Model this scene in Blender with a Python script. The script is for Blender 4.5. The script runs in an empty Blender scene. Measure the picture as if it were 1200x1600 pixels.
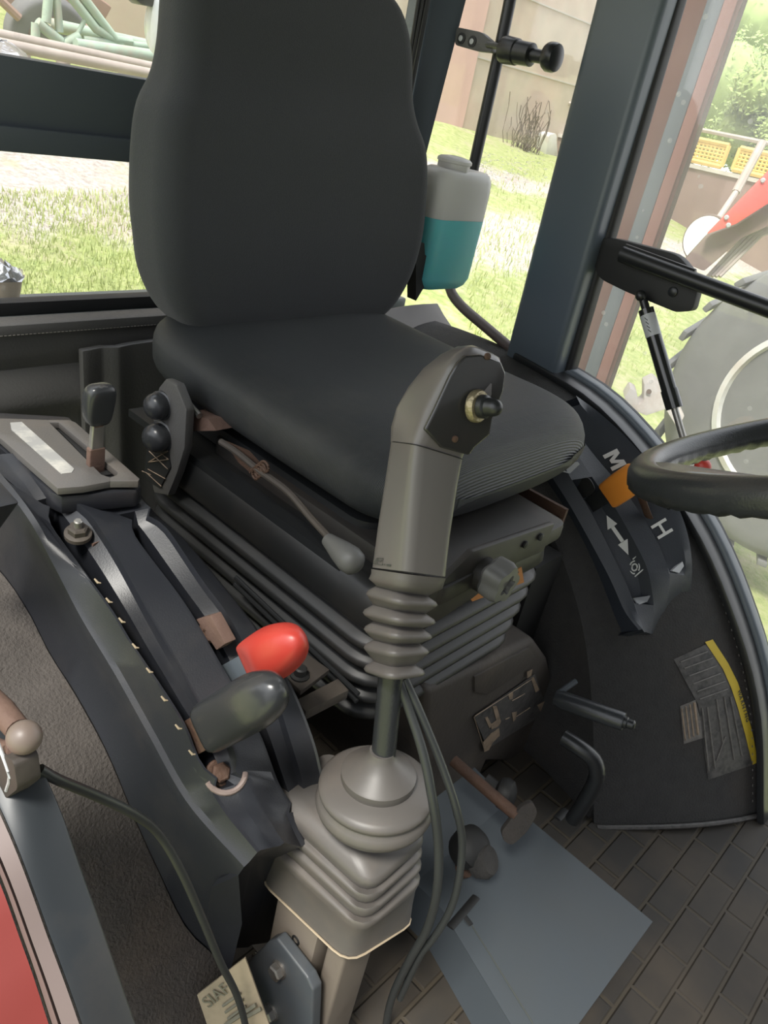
import bpy, bmesh, math, random
from mathutils import Vector as V, Matrix, noise
random.seed(7)
PI = math.pi
S = bpy.context.scene
C = S.collection

# ------------------------------------------------------------------ camera
# tractor axes: +X to the driver's left, -Y forward, +Z up.  Coordinates in the
# builders are measured from the camera's eye; H is its height over the cab floor.
H = 0.92
FOC = 1200.0
AX = [V((0.68130954, 0.23614882, -0.69285716)), V((-0.70737873, 0.45580994, -0.54023387)), V((0.18823559, 0.85817891, 0.47759431))]
cam = bpy.data.cameras.new('camera')
cam.sensor_fit = 'VERTICAL'; cam.sensor_height = 24; cam.sensor_width = 18
cam.lens = 18.0; cam.clip_start = 0.02; cam.clip_end = 300
co = bpy.data.objects.new('camera', cam); C.objects.link(co)
m = Matrix(((AX[0][0], AX[0][1], AX[0][2], 0), (AX[1][0], AX[1][1], AX[1][2], 0), (AX[2][0], AX[2][1], AX[2][2], H), (0, 0, 0, 1)))
co.matrix_world = m
S.camera = co
S.view_settings.view_transform = 'Standard'; S.view_settings.look = 'None'
S.view_settings.exposure = 0.76; S.view_settings.gamma = 1; S.view_settings.use_curve_mapping = False

# ------------------------------------------------------------------ light
w = bpy.data.worlds.new('world'); S.world = w; w.use_nodes = True
nt = w.node_tree; nt.nodes.clear()
out = nt.nodes.new('ShaderNodeOutputWorld'); bg = nt.nodes.new('ShaderNodeBackground')
bg.inputs['Strength'].default_value = 1.7
tc = nt.nodes.new('ShaderNodeTexCoord'); sep = nt.nodes.new('ShaderNodeSeparateXYZ'); rp = nt.nodes.new('ShaderNodeValToRGB')
rp.color_ramp.elements[0].position = 0.0; rp.color_ramp.elements[0].color = (.84, .85, .86, 1)
rp.color_ramp.elements[1].position = 0.8; rp.color_ramp.elements[1].color = (.84, .89, .96, 1)
nt.links.new(tc.outputs['Generated'], sep.inputs[0]); nt.links.new(sep.outputs['Z'], rp.inputs[0])
# sky dimmed on purpose low down behind the camera, to cut frontal fill light
dp_ = nt.nodes.new('ShaderNodeVectorMath'); dp_.operation = 'DOT_PRODUCT'; dp_.inputs[1].default_value = V((-.16, -.95, -.20)).normalized()
nt.links.new(tc.outputs['Generated'], dp_.inputs[0])
mrw = nt.nodes.new('ShaderNodeMapRange'); mrw.inputs['From Min'].default_value = .15; mrw.inputs['From Max'].default_value = .75; mrw.inputs['To Min'].default_value = 1; mrw.inputs['To Max'].default_value = .20
nt.links.new(dp_.outputs['Value'], mrw.inputs['Value'])
vm = nt.nodes.new('ShaderNodeVectorMath'); vm.operation = 'SCALE'; nt.links.new(rp.outputs[0], vm.inputs[0]); nt.links.new(mrw.outputs[0], vm.inputs['Scale'])
nt.links.new(vm.outputs[0], bg.inputs['Color']); nt.links.new(bg.outputs[0], out.inputs[0])
sl = bpy.data.lights.new('sun', 'SUN'); sl.energy = 3.2; sl.angle = math.radians(14); sl.color = (1, .96, .88)
so = bpy.data.objects.new('sun', sl); C.objects.link(so)
so.rotation_euler = V((-0.50, -0.10, 0.86)).to_track_quat('Z', 'Y').to_euler()

# ------------------------------------------------------------------ rays
def ray(px, py):
    v = V(((px - 600) / FOC, -(py - 800) / FOC, -1.0))
    return V((AX[0].dot(v), AX[1].dot(v), AX[2].dot(v)))
def D(px, py, d): return ray(px, py) * d
def X(px, py, x): r = ray(px, py); return r * (x / r.x)
def Y(px, py, y): r = ray(px, py); return r * (y / r.y)
def Z(px, py, z): r = ray(px, py); return r * (z / r.z)
def gz(x, y): return -1.5 + .218 * y - .045 * x
def G(px, py):
    r = ray(px, py); t = -1.5 / (r.z - .218 * r.y + .045 * r.x)
    return r * t

# ------------------------------------------------------------------ materials
def mat(name, col, rough=.6, metal=0, var=.25, vs=9, bump=0, bs=250, dust=None, da=.4, ds=5, spec=.5, coat=0, sheen=0, dpos=(.48, .68), bw=None):
    mm = bpy.data.materials.new(name); mm.use_nodes = True
    n = mm.node_tree; b = n.nodes['Principled BSDF']; L = n.links.new
    b.inputs['Roughness'].default_value = rough; b.inputs['Metallic'].default_value = metal
    b.inputs['Specular IOR Level'].default_value = spec; b.inputs['Coat Weight'].default_value = coat
    b.inputs['Sheen Weight'].default_value = sheen
    t = n.nodes.new('ShaderNodeTexCoord'); o = t.outputs['Object']
    ns = n.nodes.new('ShaderNodeTexNoise'); ns.inputs['Scale'].default_value = vs; ns.inputs['Detail'].default_value = 6
    L(o, ns.inputs['Vector'])
    mx = n.nodes.new('ShaderNodeMixRGB')
    mx.inputs[1].default_value = (*[c * (1 - var) for c in col], 1); mx.inputs[2].default_value = (*[min(1, c * (1 + var)) for c in col], 1)
    L(ns.outputs['Fac'], mx.inputs[0]); last = mx.outputs[0]
    if dust:
        n2 = n.nodes.new('ShaderNodeTexNoise'); n2.inputs['Scale'].default_value = ds; n2.inputs['Detail'].default_value = 8; n2.inputs['Roughness'].default_value = .65
        L(o, n2.inputs['Vector'])
        r2 = n.nodes.new('ShaderNodeMapRange'); r2.inputs['From Min'].default_value = dpos[0]; r2.inputs['From Max'].default_value = dpos[1]
        r2.inputs['To Max'].default_value = da; L(n2.outputs['Fac'], r2.inputs['Value'])
        m2 = n.nodes.new('ShaderNodeMixRGB'); m2.inputs[2].default_value = (*dust, 1)
        L(r2.outputs[0], m2.inputs[0]); L(last, m2.inputs[1]); last = m2.outputs[0]
    L(last, b.inputs['Base Color'])
    if bump:
        if bw:
            wv = n.nodes.new('ShaderNodeTexWave'); wv.inputs['Scale'].default_value = bs; wv.inputs['Distortion'].default_value = .3; wv.bands_direction = bw
            L(o, wv.inputs['Vector']); src = wv.outputs['Fac']
        else:
            n3 = n.nodes.new('ShaderNodeTexNoise'); n3.inputs['Scale'].default_value = bs; n3.inputs['Detail'].default_value = 3
            L(o, n3.inputs['Vector']); src = n3.outputs['Fac']
        bp = n.nodes.new('ShaderNodeBump'); bp.inputs['Strength'].default_value = bump; bp.inputs['Distance'].default_value = .002
        L(src, bp.inputs['Height']); L(bp.outputs[0], b.inputs['Normal'])
    return mm
BR = (.13, .105, .085)
M = {}
M['backfab'] = mat('back_fabric', (.029, .032, .035), .85, bump=.5, bs=900, var=.12, sheen=.15)
M['cushfab'] = mat('cushion_vinyl', (.028, .031, .033), .56, bump=.5, bs=260, bw='Y', var=.2, dust=(.09, .085, .075), da=.35, ds=4)
M['console'] = mat('console_plastic', (.015, .0165, .021), .40, bump=.07, bs=700, var=.12, dust=(.06, .054, .048), da=.3, ds=7)
M['plateplast'] = mat('gate_plastic', (.10, .095, .09), .40, bump=.15, bs=500, dust=BR, da=.5, ds=9)
M['carpet'] = mat('carpet_lining', (.062, .054, .048), .95, bump=1.0, bs=320, var=.3, vs=60, dust=(.13, .095, .07), da=.55, ds=4)
M['carpetdark'] = mat('dark_carpet_lining', (.030, .029, .028), .95, bump=.8, bs=320, var=.3, vs=60, dust=(.06, .045, .035), da=.4, ds=3)
M['paneldark'] = mat('left_console_plastic', (.022, .026, .034), .45, bump=.2, bs=700, var=.12)
M['slate'] = mat('slate_paint', (.085, .105, .125), .36, var=.08, vs=4)
M['stripslate'] = mat('strip_paint', (.022, .026, .030), .42, var=.08, dust=BR, da=.3)
M['slatebar'] = mat('slate_bar_paint', (.098, .116, .132), .42, var=.08, vs=4)
M['rubber'] = mat('black_rubber', (.012, .012, .012), .6, var=.2)
M['black'] = mat('black_paint', (.016, .017, .018), .35, var=.2)
M['blackgloss'] = mat('black_gloss', (.018, .019, .019), .16, var=.1, coat=.3)
M['steerplast'] = mat('wheel_plastic', (.026, .028, .031), .30, var=.15, bump=.15, bs=500)
M['grip'] = mat('grip_plastic', (.118, .109, .103), .32, var=.12, dust=(.12, .09, .08), da=.4, ds=8)
M['gripdark'] = mat('grip_cap', (.028, .028, .028), .20, var=.1, coat=.2, dust=(.07, .05, .04), da=.3)
M['boot'] = mat('rubber_boot', (.098, .090, .083), .45, var=.15, dust=(.15, .125, .105), da=.5, ds=12)
M['bellows'] = mat('seat_bellows', (.013, .0135, .0135), .46, var=.2, dust=(.040, .033, .027), da=.5, ds=5)
M['frontbel'] = mat('front_bellows', (.022, .020, .018), .55, var=.2, dust=(.06, .045, .035), da=.4, ds=5)
M['casting'] = mat('seat_base_paint', (.046, .038, .032), .7, var=.2, bump=.3, bs=120, dust=(.10, .08, .06), da=.6, ds=6)
M['steel'] = mat('steel', (.35, .34, .32), .38, metal=.8, var=.2, dust=(.12, .07, .04), da=.5, ds=30)
M['brownsteel'] = mat('painted_column', (.16, .135, .11), .5, var=.15, dust=(.08, .06, .045), da=.7, ds=9)
M['rust'] = mat('rusty_steel', (.070, .036, .022), .75, var=.4, vs=40, bump=.6, bs=200, dust=(.05, .03, .02), da=.7, ds=30)
M['worn'] = mat('worn_edge', (.17, .13, .115), .6, var=.2)
M['latchb'] = mat('latch_ball', (.16, .125, .105), .45, var=.2)
M['rustp'] = mat('rust_pink', (.12, .072, .054), .7, var=.3, vs=40, bump=.3)
M['bracket'] = mat('grey_bracket', (.060, .068, .076), .38, var=.12, dust=BR, da=.35)
M['brass'] = mat('worn_brass', (.32, .27, .17), .45, metal=.7, var=.3, vs=80, bump=.6, bs=300)
M['tunnel'] = mat('tunnel_paint', (.050, .060, .069), .6, var=.08, vs=5, dust=(.06, .06, .055), da=.35, ds=3)
M['red'] = mat('red_knob', (.46, .045, .032), .38, var=.12)
M['knobblack'] = mat('black_knob', (.032, .034, .037), .27, var=.15, dust=(.055, .05, .046), da=.4, ds=18)
M['orange'] = mat('orange_knob', (.80, .28, .04), .4, var=.1)
M['greyknob'] = mat('grey_knob', (.105, .105, .10), .5, var=.12, dust=(.08, .07, .055), da=.4)
M['white'] = mat('white_mark', (.62, .62, .60), .6, var=.08)
M['pale'] = mat('pale_end', (.42, .43, .44), .4, var=.1)
M['redfender'] = mat('red_fender', (.20, .030, .025), .6, var=.12, vs=4)
M['sealpink'] = mat('door_seal', (.17, .13, .12), .6, var=.12)
M['vinyl'] = mat('quilt_vinyl', (.082, .080, .077), .50, var=.15, bump=.2, bs=300)
M['vinyltaupe'] = mat('quilt_vinyl_edge', (.11, .098, .092), .5, var=.15)
M['thread'] = mat('thread', (.20, .19, .17), .8)
M['sill'] = mat('sill_paint', (.14, .16, .16), .35, var=.08)
M['label'] = mat('beige_label', (.36, .29, .20), .6, var=.12, dust=(.1, .09, .07), da=.4, ds=20)
M['ink'] = mat('label_ink', (.06, .065, .055), .7)
M['fadedink'] = mat('faded_ink', (.15, .14, .10), .7, var=.3, vs=60)
M['inkgrey'] = mat('worn_print', (.125, .115, .105), .7, var=.6, vs=120)
M['stick'] = mat('worn_sticker', (.075, .070, .066), .55, var=.5, vs=150, dust=(.02, .02, .02), da=.9, ds=60)
M['yellow'] = mat('yellow_stripe', (.50, .36, .03), .55, var=.15, vs=30)
M['pict'] = mat('worn_pictogram', (.27, .20, .14), .6, var=.3, vs=60, dust=(.06, .05, .04), da=.8, ds=50)
M['decal'] = mat('silver_decal', (.30, .30, .29), .4, var=.2, dust=(.55, .53, .47), da=.8, ds=40)
M['orangelab'] = mat('orange_label', (.38, .14, .03), .6, var=.3, vs=60)
M['taupe'] = mat('taupe_frame', (.10, .075, .07), .5, var=.2)
M['leafpaint'] = mat('pale_green_paint', (.38, .48, .38), .7, var=.25, dust=(.45, .38, .30), da=.7, ds=6)
M['greypole'] = mat('weathered_pole', (.42, .36, .32), .85, var=.25)
M['tyre'] = mat('old_tyre', (.17, .17, .17), .9, var=.2)
M['rimgrey'] = mat('wheel_rim', (.62, .62, .60), .5, var=.15, dust=(.40, .28, .2), da=.5, ds=4)
M['rustsheet'] = mat('rusty_sheet', (.36, .24, .19), .85, var=.3)
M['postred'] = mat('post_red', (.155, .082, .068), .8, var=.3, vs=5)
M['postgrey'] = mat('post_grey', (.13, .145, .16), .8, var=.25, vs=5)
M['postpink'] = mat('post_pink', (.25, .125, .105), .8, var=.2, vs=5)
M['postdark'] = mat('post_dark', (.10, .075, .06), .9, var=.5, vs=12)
M['fencewall'] = mat('brown_fence_wall', (.24, .17, .145), .9, var=.3, vs=2)
M['fenceyel'] = mat('yellow_railing', (.70, .50, .16), .6, var=.2)
M['concrete'] = mat('coping', (.5, .47, .42), .9)
M['redarm'] = mat('red_machine_paint', (.62, .06, .04), .45, var=.12)
M['mud'] = mat('brown_arm', (.16, .11, .09), .8, var=.4)
M['lens'] = mat('lamp_lens', (.75, .78, .80), .15, var=.05)
M['leaf'] = mat('tree_leaves', (.34, .44, .15), .6, var=.4, vs=1.5)
M['bark'] = mat('bark', (.15, .12, .09), .9, var=.3)
M['grassm'] = mat('grass_blades', (.44, .50, .20), .7, var=.3, vs=3)
M['hookgrey'] = mat('pale_casting', (.50, .46, .42), .7, var=.2, dust=(.3, .22, .16), da=.5, ds=10)
M['foil'] = mat('foil', (.7, .7, .72), .25, metal=.9, bump=1, bs=60)
M['cup'] = mat('beige_cup', (.62, .50, .36), .6, var=.1)
M['ceil'] = mat('roof_lining', (.06, .06, .058), .9)
M['cable'] = mat('cable_black', (.030, .033, .033), .4, var=.1)

def glass(name, dirt, tint=(1, 1, 1)):
    mm = bpy.data.materials.new(name); mm.use_nodes = True
    n = mm.node_tree; n.nodes.clear(); L = n.links.new
    o = n.nodes.new('ShaderNodeOutputMaterial'); tr = n.nodes.new('ShaderNodeBsdfTransparent'); tr.inputs[0].default_value = (*tint, 1)
    gl = n.nodes.new('ShaderNodeBsdfGlossy'); gl.inputs['Roughness'].default_value = .03
    df = n.nodes.new('ShaderNodeBsdfTranslucent'); df.inputs[0].default_value = (.85, .84, .80, 1)
    d2 = n.nodes.new('ShaderNodeBsdfDiffuse'); d2.inputs[0].default_value = (.7, .68, .64, 1)
    tcn = n.nodes.new('ShaderNodeTexCoord'); ns = n.nodes.new('ShaderNodeTexNoise'); ns.inputs['Scale'].default_value = 6; ns.inputs['Detail'].default_value = 7
    L(tcn.outputs['Object'], ns.inputs['Vector'])
    mr = n.nodes.new('ShaderNodeMapRange'); mr.inputs['From Min'].default_value = .3; mr.inputs['From Max'].default_value = .75
    mr.inputs['To Min'].default_value = dirt * .6; mr.inputs['To Max'].default_value = dirt * 1.5
    L(ns.outputs['Fac'], mr.inputs['Value'])
    vo = n.nodes.new('ShaderNodeTexVoronoi'); vo.inputs['Scale'].default_value = 22; L(tcn.outputs['Object'], vo.inputs['Vector'])
    lt = n.nodes.new('ShaderNodeMath'); lt.operation = 'LESS_THAN'; lt.inputs[1].default_value = .085; L(vo.outputs['Distance'], lt.inputs[0])
    ml = n.nodes.new('ShaderNodeMath'); ml.operation = 'MULTIPLY'; ml.inputs[1].default_value = dirt * 2.2; L(lt.outputs[0], ml.inputs[0])
    ad = n.nodes.new('ShaderNodeMath'); ad.operation = 'ADD'; ad.use_clamp = True; L(mr.outputs[0], ad.inputs[0]); L(ml.outputs[0], ad.inputs[1])
    m0 = n.nodes.new('ShaderNodeMixShader'); m0.inputs[0].default_value = .5; L(df.outputs[0], m0.inputs[1]); L(d2.outputs[0], m0.inputs[2])
    m1 = n.nodes.new('ShaderNodeMixShader'); L(ad.outputs[0], m1.inputs[0]); L(tr.outputs[0], m1.inputs[1]); L(m0.outputs[0], m1.inputs[2])
    m2 = n.nodes.new('ShaderNodeMixShader'); m2.inputs[0].default_value = .04; L(m1.outputs[0], m2.inputs[1]); L(gl.outputs[0], m2.inputs[2])
    L(m2.outputs[0], o.inputs[0]); return mm
M['glass'] = glass('clean_glass', .05)
M['dirtyglass'] = glass('dusty_glass', .10)

def ground_mat():
    mm = bpy.data.materials.new('yard_ground'); mm.use_nodes = True
    n = mm.node_tree; b = n.nodes['Principled BSDF']; b.inputs['Roughness'].default_value = .95; L = n.links.new
    t = n.nodes.new('ShaderNodeTexCoord'); o = t.outputs['Object']
    def noi(s, d=6):
        q = n.nodes.new('ShaderNodeTexNoise'); q.inputs['Scale'].default_value = s; q.inputs['Detail'].default_value = d; q.inputs['Roughness'].default_value = .7; L(o, q.inputs['Vector']); return q.outputs['Fac']
    def ramp(src, *els):
        r = n.nodes.new('ShaderNodeValToRGB'); r.color_ramp.elements.remove(r.color_ramp.elements[1])
        for i, (p, c) in enumerate(els):
            e = r.color_ramp.elements[0] if i == 0 else r.color_ramp.elements.new(p)
            e.position = p; e.color = (*c, 1)
        L(src, r.inputs[0]); return r.outputs[0]
    gr = ramp(noi(14, 8), (.3, (.22, .29, .09)), (.5, (.36, .41, .15)), (.62, (.44, .45, .22)), (.78, (.50, .44, .30)))
    gv = ramp(noi(30, 8), (.3, (.30, .26, .23)), (.5, (.50, .45, .41)), (.7, (.66, .60, .55)))
    sx = n.nodes.new('ShaderNodeSeparateXYZ'); L(o, sx.inputs[0])
    wob = n.nodes.new('ShaderNodeMath'); wob.operation = 'MULTIPLY_ADD'; L(noi(1.3, 5), wob.inputs[0]); wob.inputs[1].default_value = 1.6; L(sx.outputs['Y'], wob.inputs[2])
    mr = n.nodes.new('ShaderNodeMapRange'); mr.inputs['From Min'].default_value = 0; mr.inputs['From Max'].default_value = 10; L(wob.outputs[0], mr.inputs['Value'])
    K0, K1 = (0, 0, 0), (1, 1, 1)
    msk = ramp(mr.outputs[0], (0, K0), (.40, K0), (.425, K1), (.50, K1), (.53, K0), (.58, K0), (.60, K1), (.64, K1), (.66, K0))
    mx = n.nodes.new('ShaderNodeMixRGB'); L(msk, mx.inputs[0]); L(gr, mx.inputs[1]); L(gv, mx.inputs[2])
    pr = ramp(noi(2.2, 6), (.52, K0), (.64, K1))
    m2 = n.nodes.new('ShaderNodeMixRGB'); q = n.nodes.new('ShaderNodeMath'); q.operation = 'MULTIPLY'; q.inputs[1].default_value = .6; L(pr, q.inputs[0])
    L(q.outputs[0], m2.inputs[0]); L(mx.outputs[0], m2.inputs[1]); m2.inputs[2].default_value = (.50, .42, .31, 1)
    L(m2.outputs[0], b.inputs['Base Color'])
    bp = n.nodes.new('ShaderNodeBump'); bp.inputs['Strength'].default_value = .6; bp.inputs['Distance'].default_value = .03; L(noi(40, 6), bp.inputs['Height']); L(bp.outputs[0], b.inputs['Normal'])
    return mm
M['ground'] = ground_mat()

def plaster_mat():
    mm = mat('farm_wall_plaster', (.55, .47, .38), .95, var=.22, vs=3, bump=1, bs=30, dust=(.62, .38, .32), da=.45, ds=.6)
    return mm
M['plaster'] = plaster_mat()

def mat_floor():
    mm = bpy.data.materials.new('floor_mat_rubber'); mm.use_nodes = True
    n = mm.node_tree; b = n.nodes['Principled BSDF']; b.inputs['Roughness'].default_value = .75; L = n.links.new
    t = n.nodes.new('ShaderNodeTexCoord'); o = t.outputs['Object']
    br = n.nodes.new('ShaderNodeTexBrick'); br.inputs['Scale'].default_value = 1.0
    br.inputs['Brick Width'].default_value = .085; br.inputs['Row Height'].default_value = .042; br.inputs['Mortar Size'].default_value = .004; br.inputs['Mortar Smooth'].default_value = .6
    br.inputs['Color1'].default_value = (.020, .017, .014, 1); br.inputs['Color2'].default_value = (.028, .024, .019, 1); br.inputs['Mortar'].default_value = (.040, .031, .019, 1)
    L(o, br.inputs['Vector'])
    ns = n.nodes.new('ShaderNodeTexNoise'); ns.inputs['Scale'].default_value = 9; ns.inputs['Detail'].default_value = 8; L(o, ns.inputs['Vector'])
    r2 = n.nodes.new('ShaderNodeMapRange'); r2.inputs['From Min'].default_value = .42; r2.inputs['From Max'].default_value = .7; r2.inputs['To Max'].default_value = .75; L(ns.outputs['Fac'], r2.inputs['Value'])
    mx = n.nodes.new('ShaderNodeMixRGB'); mx.inputs[2].default_value = (.060, .045, .030, 1); L(r2.outputs[0], mx.inputs[0]); L(br.outputs['Color'], mx.inputs[1])
    L(mx.outputs[0], b.inputs['Base Color'])
    bp = n.nodes.new('ShaderNodeBump'); bp.inputs['Strength'].default_value = .8; bp.inputs['Distance'].default_value = .004; bp.invert = True; L(br.outputs['Fac'], bp.inputs['Height']); L(bp.outputs[0], b.inputs['Normal'])
    return mm
M['floor'] = mat_floor()

def liquid_mat():
    mm = bpy.data.materials.new('washer_tank_plastic'); mm.use_nodes = True
    n = mm.node_tree; b = n.nodes['Principled BSDF']; L = n.links.new
    b.inputs['Roughness'].default_value = .35; b.inputs['Subsurface Weight'].default_value = .5; b.inputs['Subsurface Radius'].default_value = (.03, .03, .03); b.inputs['Subsurface Scale'].default_value = .5
    b.inputs['Base Color'].default_value = (.62, .61, .58, 1)
    return mm
M['tank'] = liquid_mat()
M['fluid'] = mat('blue_washer_fluid', (.14, .56, .58), .35, var=.1, vs=6)
M['fluid'].node_tree.nodes['Principled BSDF'].inputs['Subsurface Weight'].default_value = .4

# ------------------------------------------------------------------ mesh builder
ROOT = {}
class MB:
    def __init__(s): s.bm = bmesh.new()
    def face(s, pts):
        return s.bm.faces.new([s.bm.verts.new(p) for p in pts])
    def grid(s, rows, closed=False):
        vs = [[s.bm.verts.new(p) for p in r] for r in rows]
        for i in range(len(vs) - 1):
            n = len(vs[i])
            for j in range(n if closed else n - 1):
                k = (j + 1) % n
                s.bm.faces.new((vs[i][j], vs[i][k], vs[i + 1][k], vs[i + 1][j]))
        return vs
    def loft(s, secs, cap=True):
        vs = s.grid(secs, True)
        if cap:
            s.bm.faces.new(list(reversed(vs[0]))); s.bm.faces.new(vs[-1])
        return s
    def prism(s, poly, vec):
        vec = V(vec); return s.loft([[V(p) for p in poly], [V(p) + vec for p in poly]])
    def sheet(s, rows, vec):
        """a curved sheet with thickness vec"""
        vec = V(vec); a = s.grid(rows); b = s.grid([[V(p) + vec for p in r] for r in rows])
        n, k = len(rows), len(rows[0])
        def q(A, B, C_, D_): s.bm.faces.new((A, B, C_, D_))
        for i in range(n - 1):
            q(a[i][0], a[i + 1][0], b[i + 1][0], b[i][0]); q(a[i][k - 1], b[i][k - 1], b[i + 1][k - 1], a[i + 1][k - 1])
        for j in range(k - 1):
            q(a[0][j], b[0][j], b[0][j + 1], a[0][j + 1]); q(a[n - 1][j], a[n - 1][j + 1], b[n - 1][j + 1], b[n - 1][j])
        return s
    def box(s, lo, hi):
        x0, y0, z0 = lo; x1, y1, z1 = hi
        return s.prism([(x0, y0, z0), (x1, y0, z0), (x1, y1, z0), (x0, y1, z0)], (0, 0, z1 - z0))
    def tube(s, path, r, n=12, up=V((.13, .21, 1)), flat=1.0, cap=True):
        path = [V(p) for p in path]; secs = []
        for i, p in enumerate(path):
            t = (path[min(i + 1, len(path) - 1)] - path[max(i - 1, 0)]).normalized()
            a = t.cross(up).normalized(); b = a.cross(t).normalized()
            rr = r[i] if isinstance(r, (list, tuple)) else r
            secs.append([p + (a * math.cos(2 * PI * k / n) + b * math.sin(2 * PI * k / n) * flat) * rr for k in range(n)])
        return s.loft(secs, cap)
    def lathe(s, prof, o, axis, n=28, squash=None):
        o = V(o); t = V(axis).normalized(); a = t.orthogonal().normalized(); b = t.cross(a)
        if squash: a, b = V(squash[0]), V(squash[1])
        return s.loft([[o + t * h + (a * math.cos(2 * PI * k / n) + b * math.sin(2 * PI * k / n)) * max(r, 1e-4) for k in range(n)] for r, h in prof])
    def build(s, name, mt, parent=None, label=None, cat=None, group=None, kind=None, bevel=0, seg=2, sharp=38, sub=0):
        bm = s.bm
        bmesh.ops.recalc_face_normals(bm, faces=bm.faces)
        if bevel:
            es = [e for e in bm.edges if len(e.link_faces) == 2 and e.calc_face_angle(0) > math.radians(28)]
            bmesh.ops.bevel(bm, geom=es, offset=bevel, segments=seg, profile=.6, affect='EDGES', clamp_overlap=True)
        for f in bm.faces: f.smooth = True
        for e in bm.edges:
            if len(e.link_faces) == 2 and e.calc_face_angle(0) > math.radians(sharp): e.smooth = False
        if parent is None:
            xs = [v.co for v in bm.verts]
            base = V(((min(v.x for v in xs) + max(v.x for v in xs)) / 2, (min(v.y for v in xs) + max(v.y for v in xs)) / 2, min(v.z for v in xs)))
        else: base = ROOT[parent.name]
        bmesh.ops.translate(bm, verts=bm.verts, vec=-base)
        me = bpy.data.meshes.new(name); bm.to_mesh(me); bm.free(); me.materials.append(mt)
        o = bpy.data.objects.new(name, me); C.objects.link(o)
        if parent is None: o.location = base + V((0, 0, H))
        else: o.parent = parent
        ROOT[o.name] = base
        tag(o, label, cat, group, kind)
        if sub:
            md = o.modifiers.new('smooth', 'SUBSURF'); md.levels = sub; md.render_levels = sub
        return o
def tag(o, label=None, cat=None, group=None, kind=None):
    if label: o['label'] = label
    if cat: o['category'] = cat
    if group: o['group'] = group
    if kind: o['kind'] = kind
def thing(name, loc, label, cat, group=None):
    o = bpy.data.objects.new(name, None); C.objects.link(o); o.empty_display_size = .03
    loc = V(loc); o.location = loc + V((0, 0, H)); ROOT[o.name] = loc; tag(o, label, cat, group); return o
def copy_tree(o, delta, label=None):
    c = o.copy(); C.objects.link(c); c.location = o.location + V(delta)
    if label: c['label'] = label
    for ch in [q for q in bpy.data.objects if q.parent == o]:
        d = ch.copy(); C.objects.link(d); d.parent = c
    return c
def cr(pts, n=6):
    """catmull-rom through points"""
    P = [V(p) for p in pts]; out = []
    for i in range(len(P) - 1):
        a = P[i - 1] if i else P[0] * 2 - P[1]; b = P[i]; c = P[i + 1]; d = P[i + 2] if i + 2 < len(P) else P[-1] * 2 - P[-2]
        for k in range(n):
            t = k / n
            out.append(.5 * ((2 * b) + (c - a) * t + (2 * a - 5 * b + 4 * c - d) * t * t + (3 * b - a - 3 * c + d) * t ** 3))
    out.append(P[-1]); return out
def resample(pts, n):
    L = [0]
    for a, b in zip(pts, pts[1:]): L.append(L[-1] + (b - a).length)
    out = []; j = 0
    for k in range(n):
        s = L[-1] * k / (n - 1)
        while j < len(L) - 2 and L[j + 1] < s: j += 1
        t = (s - L[j]) / max(1e-9, L[j + 1] - L[j]); out.append(pts[j].lerp(pts[j + 1], min(1, t)))
    return out
def curve(pts, n): return resample(cr(pts, 10), n)
def rnd(corners, f=.25, k=4):
    """closed polygon with rounded corners (f = share of the shorter side)"""
    out = []; n = len(corners)
    for i in range(n):
        p = V(corners[i]); a = V(corners[i - 1]); b = V(corners[(i + 1) % n])
        ff = f[i] if isinstance(f, (list, tuple)) else f
        s = min((a - p).length, (b - p).length) * ff
        A = p + (a - p).normalized() * s; B = p + (b - p).normalized() * s
        for j in range(k + 1):
            t = j / k; out.append(A * (1 - t) ** 2 + p * 2 * t * (1 - t) + B * t * t)
    return out
def srect(cx, cy, z, hx, hy, r, n=5):
    out = []
    for (sx, sy, a0) in ((1, 1, 0), (-1, 1, PI / 2), (-1, -1, PI), (1, -1, 3 * PI / 2)):
        for j in range(n + 1):
            a = a0 + PI / 2 * j / n
            out.append(V((cx + sx * (hx - r) + r * math.cos(a), cy + sy * (hy - r) + r * math.sin(a), z)))
    return out
def text(name, body, o, u, v, size, mt, parent, depth=.0006, label=None, bold=0):
    cu = bpy.data.curves.new(name, 'FONT'); cu.body = body; cu.size = size; cu.extrude = depth; cu.align_x = 'CENTER'; cu.align_y = 'CENTER'; cu.offset = bold
    ob = bpy.data.objects.new('tmp', cu); C.objects.link(ob)
    bpy.context.view_layer.update()
    me = bpy.data.meshes.new_from_object(ob.evaluated_get(bpy.context.evaluated_depsgraph_get()))
    bpy.data.objects.remove(ob)
    u = V(u).normalized(); v = V(v); v = (v - u * v.dot(u)).normalized(); n = u.cross(v)
    base = ROOT[parent.name]; o = V(o)
    for q in me.vertices: q.co = o + u * q.co.x + v * q.co.y + n * (q.co.z + depth) - base
    me.materials.clear(); me.materials.append(mt); me.name = name
    r = bpy.data.objects.new(name, me); C.objects.link(r); r.parent = parent; ROOT[r.name] = base
    if label: r['label'] = label
    return r
def hexbolt(mb, o, ax, r, h):
    o = V(o); t = V(ax).normalized(); a = t.orthogonal().normalized(); b = t.cross(a)
    mb.loft([[o + t * hh + (a * math.cos(PI / 3 * k) + b * math.sin(PI / 3 * k)) * rr for k in range(6)] for rr, hh in ((r, 0), (r, h * .8), (r * .8, h))])
    return mb
def dome(r, h, z0=0, n=6): return [(r * math.cos(PI / 2 * i / n), z0 + h * math.sin(PI / 2 * i / n)) for i in range(n + 1)]

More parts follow.
